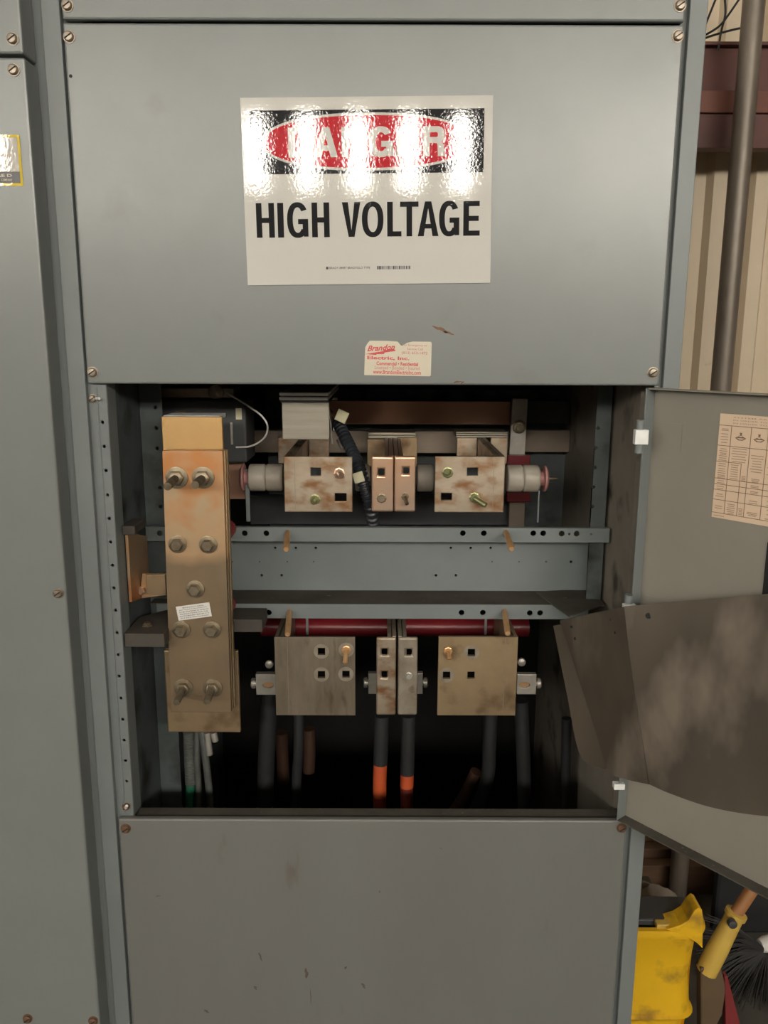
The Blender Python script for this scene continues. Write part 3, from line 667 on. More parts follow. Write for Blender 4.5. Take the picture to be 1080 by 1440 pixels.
# ================================================================== CONNECTOR BOXES
def connector(name,label,cat,group,box,Y,side,Y1,holes,bolts,m,flange=None,scrib=True,halo=()):
    x0,x1,z0,z1=rect(*box,Y); t=.007
    root=thing(name,label,cat,((x0+x1)/2,Y+.05,z0),group)
    hs=[]
    for px,py,pw,ph in holes:
        q=rect(px-pw/2,px+pw/2,py-ph/2,py+ph/2,Y); hs.append(sq(*q))
    b=MB(); b.plate(sq(x0,x1,z0,z1),XZ(Y),t,hs); b.build('front_plate',m,root,.0012 if scrib else .0035,2 if scrib else 4)
    xs=x0 if side<0 else x1
    b=MB(); b.box(min(xs,xs-side*t),max(xs,xs-side*t),Y+t-.0005,Y1,z0,z1); b.build('side_plate',m,root,.001)
    b=MB(); xi=xs-side*(t+.0012); b.box(min(xi,xi-side*t),max(xi,xi-side*t),Y+t+.0008,Y1,z0+.001,z1-.0015); b.build('inner_lamination',m,root,.001)
    if flange:
        for fb in flange:
            q=rect(*fb,Y1); b=MB(); b.box(q[0],q[1],Y1+.0005,Y1+.012,q[2],q[3]); b.build('rear_flange',M['tan'] if m is M['pinkcu'] else m,root,.001)
    for i,(px,py,r,mm,l,dx,dz) in enumerate(bolts):
        p=P(px,py,Y); b=MB()
        b.lathe(p+Vector((0,.002,0)),(0,-1,0),[(0,r*1.15),(.004,r*1.15),(.0045,r*.9),(.008,r*.8)],8,smooth=False)
        o=b.build('bolt',mm,root)
        if l:
            t_=MB(); n=8; t_.tube([p+Vector((dx*l*k/n,-.006-l*.6*k/n,dz*l*k/n)) for k in range(n+1)],r*.6,10,rf=lambda k:r*(.64 if k%2 else .56)); t_.build('bolt_shank',mm,o)
    if halo:
        for px,py in halo:
            p=P(px,py,Y); hh_=[hq for hq in hs if abs((hq[0][0]+hq[1][0])/2-p.x)<.004 and abs((hq[0][1]+hq[2][1])/2-p.z)<.004]
            b=MB(); b.plate(circle(p.x,p.z,.0135,24),XZ(Y-.0003),.0004,hh_); b.build('worn_ring','greybar',root)
    if scrib:
        b=MB(); xx=x0+(x1-x0)*(.16 if side<0 else .84); b.box(xx-.0004,xx+.0004,Y-.0003,Y+.0003,z0+.004,z1-.002); b.build('scribed_line','brushed',root)
    return root,(x0,x1,z0,z1)
YU=.125; YL2=.105
connector('bus_connector','upper left tarnished square connector plate with two bolts, beside the white insulator','connector','upper row of connectors',
    (399.5,495.5,642.5,720),YU,-1,.405,[(444,663.5,14,11),(479,699.5,16,11)],[(477,665.5,.0085,'pinkcu',.012,.3,-.2),(443,702,.008,'green',.012,-.2,-.3)],M['silver'],
    [(391,425,615.5,652),(434,462.5,615.5,652)])
connector('bus_connector','upper right tarnished square connector plate with rust streaks and two green bolts','connector','upper row of connectors',
    (611.5,709.5,642,720.5),YU,1,.405,[(664.5,663.5,15,11),(628,698.5,15,10)],[(629.5,664.5,.0085,'green',.010,-.2,.3),(667,699.5,.008,'green',.022,.8,-.45)],M['silver'],
    [(642.5,670.5,616,652),(690,713.5,616,652)])
connector('narrow_connector','upper narrow copper connector, left one of the touching middle pair','connector','upper row of connectors',
    (522.5,553.3,641.5,720),YU,1,.395,[(536.5,664,9.5,9)],[(536.5,700.5,.0075,'bolt',0,0,0)],M['pinkcu'],[(516.5,544.5,618,656)],False)
connector('narrow_connector','upper narrow copper connector, right one of the touching middle pair with protruding pin','connector','upper row of connectors',
    (554.6,584.3,641.5,720),YU,-1,.395,[(571,662,9.5,8.5)],[(569.5,698,.0058,'bolt',.02,.15,-.5)],M['pinkcu'],[(558.5,586.5,615.5,656)],False)
lcR,lcB=connector('bus_connector','lower left dull grey-brown connector plate with four square holes and a brass bolt','connector','lower row of connectors',
    (387,499.5,896.5,1006),YL2,-1,.30,[(452,916,10.5,10),(452,948.5,10.5,10),(486.5,948,10.5,9.5),(487,914,10.5,10)],[(487,914,.0072,'brass',.026,-.05,-.62)],M['silverlow'],None,True,[(452,916),(452,948.5),(486.5,948),(487,914)])
connector('bus_connector','lower right yellowed connector plate with dark stains and a brass bolt','connector','lower row of connectors',
    (616,726.5,896,1006),YL2,1,.30,[(663,917.5,10.5,10),(628,949.5,10.5,10),(662.5,949.5,10.5,10),(630,915.5,9.5,9)],[(630,915.5,.0068,'brass',.016,.1,-.55)],M['tan'],None,True,[(628,949.5),(663,917.5)])
connector('narrow_connector','lower narrow bright copper connector, left one of the middle pair under the red tubes','connector','lower row of connectors',
    (529.2,556.8,896.5,1006),YL2,1,.29,[(541,917,9,8.5),(541,949,9,8.5)],[],M['silver'],None,False)
connector('narrow_connector','lower narrow grey connector, right one of the middle pair with worn holes','connector','lower row of connectors',
    (559.5,587,896.5,1006),YL2,-1,.29,[(574.8,917.5,9,8.5)],[(574.8,950,.006,'zinc',0,0,0)],M['greybar'],None,False)

# riser bars behind the upper connectors
YRS=.165
q=rect(393.5,463,566,615,YRS)
rs=thing('riser_bar','brushed tin bar rising behind the upper left connector, white cut ends on top','bus bar',((q[0]+q[1])/2,YRS,q[2]))
b=MB(); b.box(q[0]+.004,q[1],YRS,YRS+.02,q[2]-.004,q[3]); b.build('face_plate','brushed',rs,.001)
for r0_,r1_ in ((552,556.8),(558.3,563)):
    e=rect(392.5,461.5,r0_,r1_,YRS-.004); b=MB(); b.box(e[0],e[1],YRS-.004,YRS+.34,e[2],e[3]); b.build('cut_end','white_edge',rs,.0014)
e=rect(394,462,563.5,567,YRS); b=MB(); b.box(e[0],e[1],YRS+.004,YRS+.33,e[2],e[3]); b.build('spacer','dark',rs)
YR2=.418
q=rect(518,584.5,608,616.5,YR2)
rs2=thing('riser_bar','stacked bar ends lying behind the middle pair of narrow connectors','bus bar',((q[0]+q[1])/2,YR2,q[2]))
dz=(q[3]-q[2])/2
for k in range(2): b=MB(); b.box(q[0],q[1],YR2,YR2+.075,q[2]+dz*k+.0004,q[2]+dz*(k+1)-.0004); b.build('lamination','brushed',rs2,.0006)
q=rect(641.5,714,607,615.5,YR2+.005)
rs3=thing('riser_bar','three thin stacked bar ends behind the upper right connector','bus bar',((q[0]+q[1])/2,YR2,q[2]))
dz=(q[3]-q[2])/3
for k in range(3): b=MB(); b.box(q[0],q[1],YR2+.005,YR2+.075,q[2]+dz*k+.0004,q[2]+dz*(k+1)-.0004); b.build('lamination','brushed',rs3,.0005)

# horizontal bus bars
YBB=.505
q=rect(455,718,564,597,YBB); b=MB(); b.box(q[0],q[1],YBB,YBB+.012,q[2],q[3]); tag(b.build('horizontal_bus_bar','bus',None,.001),'long reddish-brown horizontal bar across the top of the opening','bus bar','horizontal bus bars')
q=rect(352,718,606,637,YBB); b=MB(); b.box(q[0],q[1],YBB,YBB+.012,q[2],q[3]); tag(b.build('horizontal_bus_bar','bus2',None,.001),'long grey-brown horizontal bar with bright top edge behind the connectors','bus bar','horizontal bus bars')
q=rect(744,801,605,636,YBB+.03); b=MB(); b.box(q[0]-.03,q[1],YBB+.03,YBB+.042,q[2],q[3]); tag(b.build('horizontal_bus_bar','bus2',None,.001),'short dull grey bar end right of the bolted clamp plate','bus bar','horizontal bus bars')
q=rect(744,801,564,596,YBB+.03); b=MB(); b.box(q[0]-.03,q[1],YBB+.03,YBB+.042,q[2],q[3]); tag(b.build('horizontal_bus_bar','dark',None,.001),'dark bar end at the top right behind the clamp plate','bus bar','horizontal bus bars')
q=rect(352,720,697,738,YBB); b=MB(); b.box(q[0],q[1],YBB,YBB+.012,q[2],q[3]); tag(b.build('horizontal_bus_bar','dark',None,.001),'dark lower horizontal bar just above the channel, behind the connectors','bus bar','horizontal bus bars')
# clamp
q=rect(717.5,741,560,640,.480)
cl=thing('clamp_plate','upright grey clamp plate with one round bolt over the bus bars','clamp',((q[0]+q[1])/2,.48,q[2]))
b=MB(); b.plate([(q[0],q[2]),(q[1]-.002,q[2]),(q[1],q[3]),(q[0]+.003,q[3])],XZ(.480),.012); b.build('plate','zinc',cl,.0015) ; pass
b=MB(); p=P(730,600,.48); b.lathe(p,(0,-1,0),[(0,.0145),(.003,.0145),(.0032,.012),(.009,.012),(.010,.009)],24); b.lathe(p+Vector((0,-.009,0)),(0,-1,0),[(0,.008),(.006,.008)],6,smooth=False); b.build('bolt','bolt',cl)
q=rect(716,738,705,740,.47); b=MB(); b.box(q[0],q[1],.47,.49,q[2]-.01,q[3]); tag(b.build('clamp_plate','bus2',None,.001),'lower grey-brown clamp plate below the right red block','clamp')
for r0_,r1_,lb_ in ((641,656,'red insulating block under the bolted clamp plate'),(692,706,'red insulating block below the right white insulator')):
    q=rect(713,746,r0_,r1_,.44); b=MB(); b.box(q[0],q[1],.44,.46,q[2],q[3]); tag(b.build('red_block','red',None,.002),lb_,'insulator','red insulating blocks')

# white insulators on a horizontal rod
YI=.215; zi=Z(672,YI); ri=.0245
def insul(px0,px1,label,cap=0,segs=1,m='ceramic'):
    xa_,xb_=X(px0,672,YI),X(px1,672,YI)
    root=thing('white_insulator',label,'insulator',((xa_+xb_)/2,YI,zi-ri),'white insulators on the upper rod')
    w=(xb_-xa_)/segs
    for k in range(segs):
        b=MB(); a=xa_+w*k; r=ri
        b.lathe((a,YI,zi),(1,0,0),[(0,r*.9),(.0015,r*.98),(.003,r),(w-.004,r),(w-.0022,r*.97),(w-.0008,r*.88),(w,r*.86)],32); b.build('body',m,root)
    if cap:
        e=xa_ if cap<0 else xb_; d=cap
        b=MB(); b.lathe((e,YI,zi),(d,0,0),[(0,r*.55),(.008,r*.55),(.0085,r*.97),(.012,r*.97),(.016,r*.7),(.018,r*.3)],28); b.build('end_cap','pink',root)
        if cap>0:
            b=MB(); b.lathe((e+.017,YI,zi),(1,0,0),[(0,.004),(.012,.003),(.018,.0008)],10); b.build('tip_screw','bolt',root)
    return root
insul(351,398.5,'grimy white two-ring insulator with pink cap at the left of the upper connectors',-1,2)
insul(712,757.5,'grimy white two-ring insulator with pink cap and pointed screw at the right',1,2)
insul(586.5,609,'short white insulator visible between the middle pair and the right connector')
insul(500,520,'short white insulator half hidden behind the ribbed black hose')
for px,lb_ in ((348.5,'thin grey upright strap by the left white insulator'),(758.5,'thin grey upright strap by the right white insulator')):
    q=rect(px-2.8,px+2.8 if px<500 else px-.6,660 if px<500 else 690,741,YI-.004)
    b=MB(); b.box(q[0],q[1],YI-.006,YI-.003,zt1+.0005,q[3]-(0 if px>500 else 0)); tag(b.build('support_strap','beam',None,.0006),lb_,'strap','insulator straps')

# ribbed loom and tags
lp=smooth_path([P(474,592,.27),P(481,606,.24),(P(490,624,.215)),P(499,643,.195),P(507,664,.172),P(514,688,.165),P(520,708,.168),P(525,735,.20)],24)
loom=thing('ribbed_hose','ribbed black wire hose slanting between upper left connector and middle pair','hose',lp[-1])
b=MB(); b.tube(lp,.0095,12,rf=lambda i:.0116 if (i//3)%2 else .0088); b.build('hose','loom',loom)
b=MB()
b.tube(smooth_path([lp[0],P(463,575,.31),P(455,566,.33)]),.0022,6); b.tube(smooth_path([P(476,600,.27),P(484,597,.26),P(485,590,.25)]),.0018,6); b.build('wires','bus',loom)
for px,py,s_,a,Yt in ((480.5,585.5,8.2,-.42,.225),(504.2,671.5,7.2,.28,.155)):
    p=P(px,py,Yt); r=s_*1.47/1156
    b=MB(); b.box(-r,r,-r,r,0,.003,frame(p,(math.cos(a),0,math.sin(a)),(-math.sin(a),0,math.cos(a)),(0,1,0))); b.build('tag','cream',loom,.001)
for px,py,w,h in ((470.5,561,4,1.6),(470.8,601.5,2.4,4)):
    q=rect(px-w,px+w,py-h,py+h,.33); b=MB(); b.box(q[0],q[1],.33,.336,q[2],q[3]); b.build('terminal_clip','white_edge',loom,.0008)
b=MB(); b.tube([P(475,618,.27),P(481,631,.265)],.003,8); b.build('terminal_clip','zinc',loom)
b=MB(); b.tube([P(463.5,573,.365),P(467,624,.365)],.0016,8); b.build('rod','zinc',loom)

# ================================================================== brass rods on the channel
for (ax,ay,bx,by,lb_) in ((404.5,748,402.5,772.5,'brass rod sticking out of the upper channel lip at left'),(711.5,748,719.5,772,'brass rod slanting out of the upper channel lip at right'),
                      (407,859.5,404.5,892.5,'brass rod over the lower left connector, out of the lower lip'),(709.5,859,714,891,'brass rod over the lower right connector, out of the lower lip')):
    a=P(ax,ay,YLIP-.001); c=P(bx,by,YLIP-.085)
    b=MB(); n=(c-a); b.lathe(a,n,[(0,.0042),(n.length*.12,.0052),(n.length-.002,.0052),(n.length,.004)],16)
    tag(b.build('brass_rod','brass'),lb_,'rod','brass rods on the channel')

# red tubes behind lower connectors
YT=.345
for px0,px1,lb_ in ((368,555.5,'long dark red tube below the channel, left of the middle plates'),(560.5,742.5,'long dark red tube below the channel, right of the middle plates')):
    a=P(px0,881,YT); c=P(px1,881,YT)
    b=MB(); b.cyl(a,(c.x,a.y,a.z),.0192,28); tag(b.build('red_tube','red'),lb_,'insulator','red tubes under the channel')
for px,lb_ in ((432,'thin steel strip crossing the left red tube'),(683,'thin steel strip crossing the right red tube')):
    q=rect(px-1.6,px+1.6,868,893,.255); b=MB(); b.box(q[0],q[1],.255,.258,q[2],q[3]); tag(b.build('steel_strip','beam'),lb_,'strap')

# lugs
def lug(box,label,bolt,side,slot=None,Y=.175):
    x0,x1,z0,z1=rect(*box,Y); root=thing('cable_lug',label,'lug',((x0+x1)/2,Y,z0),'lugs on the lower connectors')
    hs=[]
    if slot:
        p=P(slot,(box[2]+box[3])/2+1,Y); hs=[circle(p.x,p.z,.0105,20,.0062)]
    b=MB(); b.plate(sq(x0,x1,z0,z1),XZ(Y),.012,hs); b.build('plate','zinc',root,.0008)
    if slot:
        b=MB(); b.plate(circle(p.x,p.z,.0100,20,.0058),XZ(Y+.005),.004); b.build('slot_filling','copper',root)
    p=P(bolt,(box[2]+box[3])/2,Y); b=MB(); e=x0 if side<0 else x1
    b.lathe((e,Y+.006,p.z),(side,0,0),[(0,.006),(.002,.006),(.0021,.0098),(.008,.0098),(.010,.007)],20); b.build('nut','zinc',root)
lug((360,389,948,977),'zinc lug with copper slot left of the lower left connector',355,-1,377)
lug((727,754,948.5,976.5),'zinc lug with copper slot right of the lower right connector',760,1,737.5)
lug((518,532,947,976),'small grey lug on the left of the lower middle pair',514,-1,None,.2)
lug((585,594.5,947,976),'small grey lug on the right of the lower middle pair',600,1,None,.2)
for px,py,lb_ in ((379,933,'small white nut above the left zinc lug'),(733,930,'small pale nut above the right zinc lug')):
    p=P(px,py,.19); b=MB(); b.lathe(p,(0,-1,0),[(0,.0075),(.006,.0075),(.008,.004)],12); tag(b.build('lug_nut','zinc'),lb_,'nut')

# cables
def cable(name,label,pts,r,m,group='power cables in the lower compartment'):
    return tag(MB().tube(smooth_path(pts,8),r,14).build(name,m),label,'cable',group)
def cable2(label,pts,r,ptt,r2,m2,m1='rubber'):
    root=thing('power_cable',label,'cable',pts[-1],'power cables in the lower compartment')
    MB().tube(smooth_path(pts,8),r,14).build('sheath',m1,root); MB().tube(smooth_path(ptt,6),r2,14).build('tape',m2,root)
cable2('black cable with bright orange tape under the lower middle pair, left',[P(537,1006,.17),P(536,1040,.17),P(535,1074,.17)],.0135,[P(535,1073,.17),P(534,1095,.17),P(534,1118,.175)],.0128,'orange')
cable('power_cable','dark red lower sleeve end under the left orange taped cable',[P(534,1117,.175),P(534,1140,.178),P(534,1170,.18)],.0124,M['redtape'])
cable2('black cable with short orange tape band under the lower middle pair, right',[P(574,1006,.19),P(573.5,1045,.19),P(572.5,1088,.19)],.0135,[P(572.5,1086,.19),P(572.3,1096,.19),P(572,1106,.19)],.0128,'orange')
cable('power_cable','dark red lower sleeve end under the right orange taped cable',[P(572,1105,.19),P(572,1130,.19),P(572,1170,.19)],.0124,M['redtape'])
for lb_,pts,r in (('dark cable left of the lower left connector',[P(378,972,.24),P(377,1020,.24),P(374,1080,.25),P(372,1160,.26)],.017),
                ('dark cable under the middle of the lower left connector',[P(420,1000,.22),P(420,1050,.22),P(417,1100,.23),P(416,1160,.23)],.010),
                ('dark cable under the lower right connector',[P(690,1000,.30),P(688,1050,.30),P(684,1100,.31),P(660,1160,.33)],.014),
                ('dark cable right of the lower right connector',[P(733,985,.26),P(735,1040,.26),P(737,1100,.27),P(738,1160,.28)],.014),
                ('dark cable in the shadow beside the hanging sheet',[P(797,1010,.30),P(796,1060,.30),P(794,1160,.30)],.010)):
    cable('power_cable',lb_,pts,r,M['rubber'])
for lb_,pts,m in (('brown-red cable hanging behind the lower left connector, left',[P(396,1030,.34),P(397,1060,.34),P(399,1100,.34)],'browncable'),('brown-red cable hanging behind the lower left connector, right',[P(434,1025,.34),P(435,1060,.34),P(434,1085,.34)],'browncable'),
                ('slanting brown cable low behind the lower right connector',[P(670,1085,.33),P(655,1115,.34),P(640,1140,.35),P(625,1165,.36)],'browncable')):
    cable('power_cable',lb_,pts,.013,M[m])
n=60
fp=[P(265.5+3*i/n,1028+75*i/n,.19) for i in range(n+1)]
fc=thing('flexible_conduit','ribbed metal conduit with green cable under the deep left connector','conduit',fp[-1])
MB().tube(fp,.010,14,rf=lambda i:.0112 if i%3 else .0088).build('conduit','conduit',fc)
MB().tube([P(268,1100,.19),P(267,1125,.19),P(268,1165,.19)],.0085,12).build('green_cable','greenc',fc)
cable('grey_cable','thin ribbed grey cable right of the metal conduit',[P(277,1028,.185),P(277,1070,.185),P(279,1105,.19),P(279,1160,.19)],.006,M['conduit'])
cable('grey_cable','pale grey cable slanting beside the metal conduit',[P(284,1028,.18),P(289,1065,.18),P(294,1110,.185),P(298,1165,.19)],.0068,M['conduit'])
for lb_,q in (('white sleeve end under the deep left connector, longer one',(P(291,1030,.175),P(295,1061,.175))),('white sleeve end under the deep left connector, shorter one',(P(300,1030,.175),P(303,1042,.175)))):
    tag(MB().tube(list(q),.0062,12).build('sleeve_end','zinc'),lb_,'sleeve','white sleeve ends')

# ================================================================== HANGING BARRIER SHEET
def bez_surface(grid,nu,nv):
    R=len(grid); C=len(grid[0])
    def cr(pts,t):
        n=len(pts)-1; i=min(int(t*n),n-1); f=t*n-i
        a=pts[i-1] if i>0 else 2*pts[0]-pts[1]; b_=pts[i]; c=pts[i+1]; d=pts[i+2] if i+2<=n else 2*pts[n]-pts[n-1]
        return .5*((2*b_)+(c-a)*f+(2*a-5*b_+4*c-d)*f*f+(3*b_-a-3*c+d)*f**3)
    out=[]
    for j in range(nv+1):
        row=[]
        rows=[cr([grid[k][i] for k in range(R)],j/nv) for i in range(C)]
        for i in range(nu+1): row.append(cr(rows,i/nu))
        out.append(row)
    return out
def sheet(b,S_,t=.0016):
    nv=len(S_)-1; nu=len(S_[0])-1; vs=[]; 
    nr=[[None]*(nu+1) for _ in range(nv+1)]
    for j in range(nv+1):
        for i in range(nu+1):
            du=S_[j][min(i+1,nu)]-S_[j][max(i-1,0)]; dv=S_[min(j+1,nv)][i]-S_[max(j-1,0)][i]
            nr[j][i]=du.cross(dv).normalized()
    W=nu+1
    for off in (0,t):
        for j in range(nv+1):
            for i in range(nu+1): vs.append(S_[j][i]+nr[j][i]*off)
    N_=W*(nv+1); fs=[]
    for j in range(nv):
        for i in range(nu):
            a=j*W+i; fs+= [(a,a+1,a+W+1,a+W),(a+N_,a+W+N_,a+W+1+N_,a+1+N_)]
    for j in range(nv):
        a=j*W; fs.append((a,a+W,a+W+N_,a+N_)); a=j*W+nu; fs.append((a,a+N_,a+W+N_,a+W))
    for i in range(nu):
        fs.append((i,i+N_,i+1+N_,i+1)); a=nv*W+i; fs.append((a,a+1,a+1+N_,a+N_))
    b.add(vs,fs,True)
bar=thing('barrier_sheet','large brown dusty flexible barrier sheet pulled out over the open door','sheet',P(900,1000,-.05))
left=[[P(787,873,.150),P(835,862,.06),P(877,853.5,-.050)],
      [P(806,930,.115),P(848,925,.015),P(885,920,-.064)],
      [P(830,1005,.07),P(868,1008,-.02),P(898,1010,-.080)],
      [P(856,1089,.0),P(884,1097,-.055),P(912,1103,-.09)]]
b=MB(); sheet(b,bez_surface(left,14,18)); b.build('folded_flap','sheet',bar)
main=[[P(878,853,-.052),P(925,848,-.085),P(1000,842,-.145),P(1080,835,-.205),P(1200,828,-.30),P(1330,830,-.38)],
      [P(886,925,-.066),P(930,925,-.105),P(1000,925,-.165),P(1080,922,-.225),P(1200,920,-.315),P(1330,920,-.39)],
      [P(900,1015,-.082),P(940,1025,-.125),P(1000,1035,-.175),P(1080,1040,-.235),P(1200,1040,-.325),P(1330,1040,-.40)],
      [P(913,1103,-.092),P(945,1117,-.125),P(1003,1136,-.175),P(1080,1148,-.225),P(1200,1152,-.315),P(1330,1150,-.39)]]
b=MB(); sheet(b,bez_surface(main,36,20)); b.build('main_sheet','sheet',bar)
back=[[P(778,880,.168),P(800,876,.14)],[P(797,975,.125),P(828,960,.09)],[P(816,1062,.085),P(845,1040,.05)],[P(850,1082,.03),P(862,1080,.012)]]
b=MB(); sheet(b,bez_surface(back,6,14)); b.build('rear_ply','sheet',bar)
b=MB()
zf=zb1+.0006
tp=[PL(752,833,(0,0,zf),Vector((0,0,1))),PL(826,829,(0,0,zf),Vector((0,0,1))),PL(874,851,(0,0,zf),Vector((0,0,1))),PL(800,868,(0,0,zf),Vector((0,0,1)))]
b.plate([(min(p.x,xR-.004),p.y) for p in tp],XY(zf),.0016); b.build('top_flap','dust',bar)
b=MB()
for px,py,Y in ((803.5,881.5,.13),(809,898,.12),(860,871.5,0.0),(866,889.5,-.003),(912,866,-.075)):
    d=ray(px,py).normalized()
    # find sheet depth by nearest grid point
    best=None
    for G in (bez_surface(left,20,24),bez_surface(main,40,24)):
        for rw in G:
            for pt in rw:
                e=(pt-CAM); k=(e-d*e.dot(d)).length
                if best is None or k<best[0]: best=(k,pt,e.dot(d))
    p=CAM+d*(best[2]-.0012)
    b.lathe(p,d,[(0,.0026 if px<900 else .0045),(.0012,.0026 if px<900 else .0045)],12)
b.build('punched_hole','hole',bar)

# ================================================================== THE HALL
def st(name,m,*boxes):
    b=MB()
    for q in boxes: b.box(*q)
    return structure(b.build(name,m))
YW=1.22
st('floor','concrete',(-6,6,-7.2,YW+.1,-.1,0))
# corrugated rear wall (cross-section extruded upwards)
b=MB(); per=.118; x=-.2; pr=[]
pr0=[(0,0),(.046,0),(.060,-.024),(.098,-.024),(.112,0)]
while x<2.0:
    pr+=[(x+a,YW+c) for a,c in pr0]; x+=per
n=len(pr); vs=[(a,c,0.0) for a,c in pr]+[(a,c,4.6) for a,c in pr]+[(a,c+.003,0.0) for a,c in pr]+[(a,c+.003,4.6) for a,c in pr]
fs=[]
for i in range(n-1): fs+=[(i,i+1,n+i+1,n+i),(2*n+i,3*n+i,3*n+i+1,2*n+i+1)]
fs+=[(i,2*n+i,2*n+i+1,i+1) for i in range(n-1)]+[(n+i,n+i+1,3*n+i+1,3*n+i) for i in range(n-1)]
b.add(vs,fs); structure(b.build('wall_back','corr'))
st('wall_rear_outer','wallpaint',(-6,6,YW+.05,YW+.1,0,4.6))
LWN=[(-5.9+1.5*k,-4.7+1.5*k) for k in range(3)]
b=MB(); b.plate(sq(-7.2,YW+.1,0,4.6),YZ(-6.1),.1,[sq(a_,c_,2.1,3.5) for a_,c_ in LWN]); structure(b.build('wall_left','wallpaint'))
em2=emis('added_side_light',(1.0,.95,.87),8.5)  # unseen side windows, added to light the door and right inner wall
for i,(a_,c_) in enumerate(LWN):
    w=bpy.data.objects.new('window_%d'%(30+i),None); COL.objects.link(w); w.location=(-6,a_,2.1); w['kind']='structure'
    MB().box(-6.06,-6.05,a_+.03,c_-.03,2.13,3.47).build('pane',em2,w)
    f=MB(); f.plate(sq(a_+.001,c_-.001,2.101,3.499),YZ(-6.07),.04,[sq(a_+.03,c_-.03,2.13,3.47)]); f.build('frame','wallpaint',w)
st('wall_right','wallpaint',(6,6.1,-7.2,YW+.1,0,4.6))
st('ceiling','ceil',(-6.1,6.1,-7.2,YW+.1,4.6,4.7))
# wall behind the camera with a row of narrow high windows
WY=-7.0; wz0,wz1=3.07,3.74; sp=.486; wd=.19; wx0=-.255
ks=list(range(-10,11))
b=MB(); wdk=lambda k: .36 if k>=5 else .19  # right-hand windows widened to brighten the right side of the covers
hs=[sq(wx0+sp*k-wdk(k)/2,wx0+sp*k+wdk(k)/2,wz0,wz1) for k in ks]
b.plate(sq(-6,6,0,4.6),XZ(WY-.12),.12,hs); structure(b.build('wall_front','wallpaint'))

em=emis('daylight_pane',(1.0,.94,.84),70.0)
for i,k in enumerate(ks):
    cx=wx0+sp*k; wd=wdk(k) if k>=5 else .19
    w=bpy.data.objects.new('window_%d'%(i+1),None); COL.objects.link(w); w.location=(cx,WY,wz0); w['kind']='structure'
    MB().box(cx-wd/2+.008,cx+wd/2-.008,WY-.07,WY-.06,wz0+.008,wz1-.008).build('pane',em,w)
    f=MB(); f.plate(sq(cx-wd/2+.0005,cx+wd/2-.0005,wz0+.0005,wz1-.0005),XZ(WY-.08),.03,[sq(cx-wd/2+.008,cx+wd/2-.008,wz0+.008,wz1-.008)]); f.build('frame','wallpaint',w)

# girder, pipe and wires beside the cabinet
YG=1.02
gz=[Z(r,YG,1030) for r in (58,112,128,160,208)]
gx0,gx1=.46,6.0
gd=thing('steel_girder','dark red painted steel girder across the tan wall at upper right','girder',(1.3,YG,gz[4]))
b=MB(); b.box(gx0,gx1,YG+.02,YG+.03,gz[2],gz[0]); b.box(gx0,gx1,YG,YG+.02,gz[0]-.008,gz[0]); b.build('upper_channel','girder',gd,.001)
b=MB(); b.box(gx0,gx1,YG-.01,YG+.06,gz[3],gz[2]-.0005); b.build('middle_flange','girder2',gd,.002)
b=MB(); b.box(gx0,gx1,YG+.0,YG+.05,gz[4],gz[3]-.0005); b.build('lower_channel','girder',gd,.001)
YP=.93
a=P(1058,0,YP); c=P(1016,545,YP); xm=(a.x+c.x)/2
tag(MB().cyl((xm,YP,0),(xm,YP,4.59),.0262,24).build('pipe','pipe'),'upright weathered brown pipe in front of the tan wall','pipe')
Yw=1.1
for lb_,pts in (('loose thin wire rising from the girder, leftmost',[P(988,45,Yw),P(998,20,Yw),P(1008,-5,Yw)]),('loose wire curving across the girder top',[P(1010,70,YG-.04),P(1014,45,Yw),P(1020,20,Yw),P(1019,-5,Yw)]),
              ('loose wire slanting up to the right beside the pipe',[P(985,53,Yw),P(1010,38,Yw),P(1025,20,Yw),P(1042,-5,Yw)]),('loose wire running nearly level to the pipe',[P(984,56,Yw),P(1015,46,Yw),P(1045,39,Yw),P(1060,40,Yw)])):
    tag(MB().tube(smooth_path(pts,8),.0028,8).build('loose_wire','rubber'),lb_,'wire','loose wires above the girder')
# mop bucket
YK=.34
bk=thing('mop_bucket','yellow plastic mop bucket on the floor at lower right','bucket',(.62,.44,0))
bx0,bx1=.455,X(989,1345,YK); bz1=Z(1306,YK,930); 
def rrect(x0,x1,y0,y1,r,n=6):
    o=[]
    for cx,cy,a in ((x1-r,y0+r,-PI/2),(x1-r,y1-r,0),(x0+r,y1-r,PI/2),(x0+r,y0+r,PI)):
        o+=[(cx+r*math.cos(a+PI/2*i/n),cy+r*math.sin(a+PI/2*i/n)) for i in range(n+1)]
    return o
def loft(b,rings,cap0=True,cap1=False):
    n=len(rings[0][1]); vs=[]; fs=[]
    for z,ring in rings: vs+=[(p[0],p[1],z) for p in ring]
    for k in range(len(rings)-1):
        for i in range(n): j=(i+1)%n; fs.append((k*n+i,k*n+j,(k+1)*n+j,(k+1)*n+i))
    b.add(vs,fs,True)
    if cap0: b.add(vs[:n],[tuple(range(n))[::-1]])
    if cap1: b.add(vs[-n:],[tuple(range(n))])
def R_(s,z,r=.045): return (z,rrect(bx0+s,bx1-s,YK+s,YK+.095-s,r))
b=MB(); loft(b,[R_(.018,.05),R_(.012,.13),R_(.011,.135),R_(-.002,.15),R_(.004,.155),R_(.011,.24),R_(.004,bz1-.03),R_(0,bz1-.022),R_(-.008,bz1-.02),R_(-.010,bz1-.010),R_(-.008,bz1),R_(.004,bz1),R_(.010,bz1-.02),R_(.022,.15),R_(.034,.06)],True,True)
b.build('tub','yplastic',bk)
q_=[P(*r_,YK) for r_ in ((935,1303),(955,1297),(966,1290),(974,1277),(980,1272),(985,1275),(986.5,1285),(986,1330),(978,1322),(960,1311))]
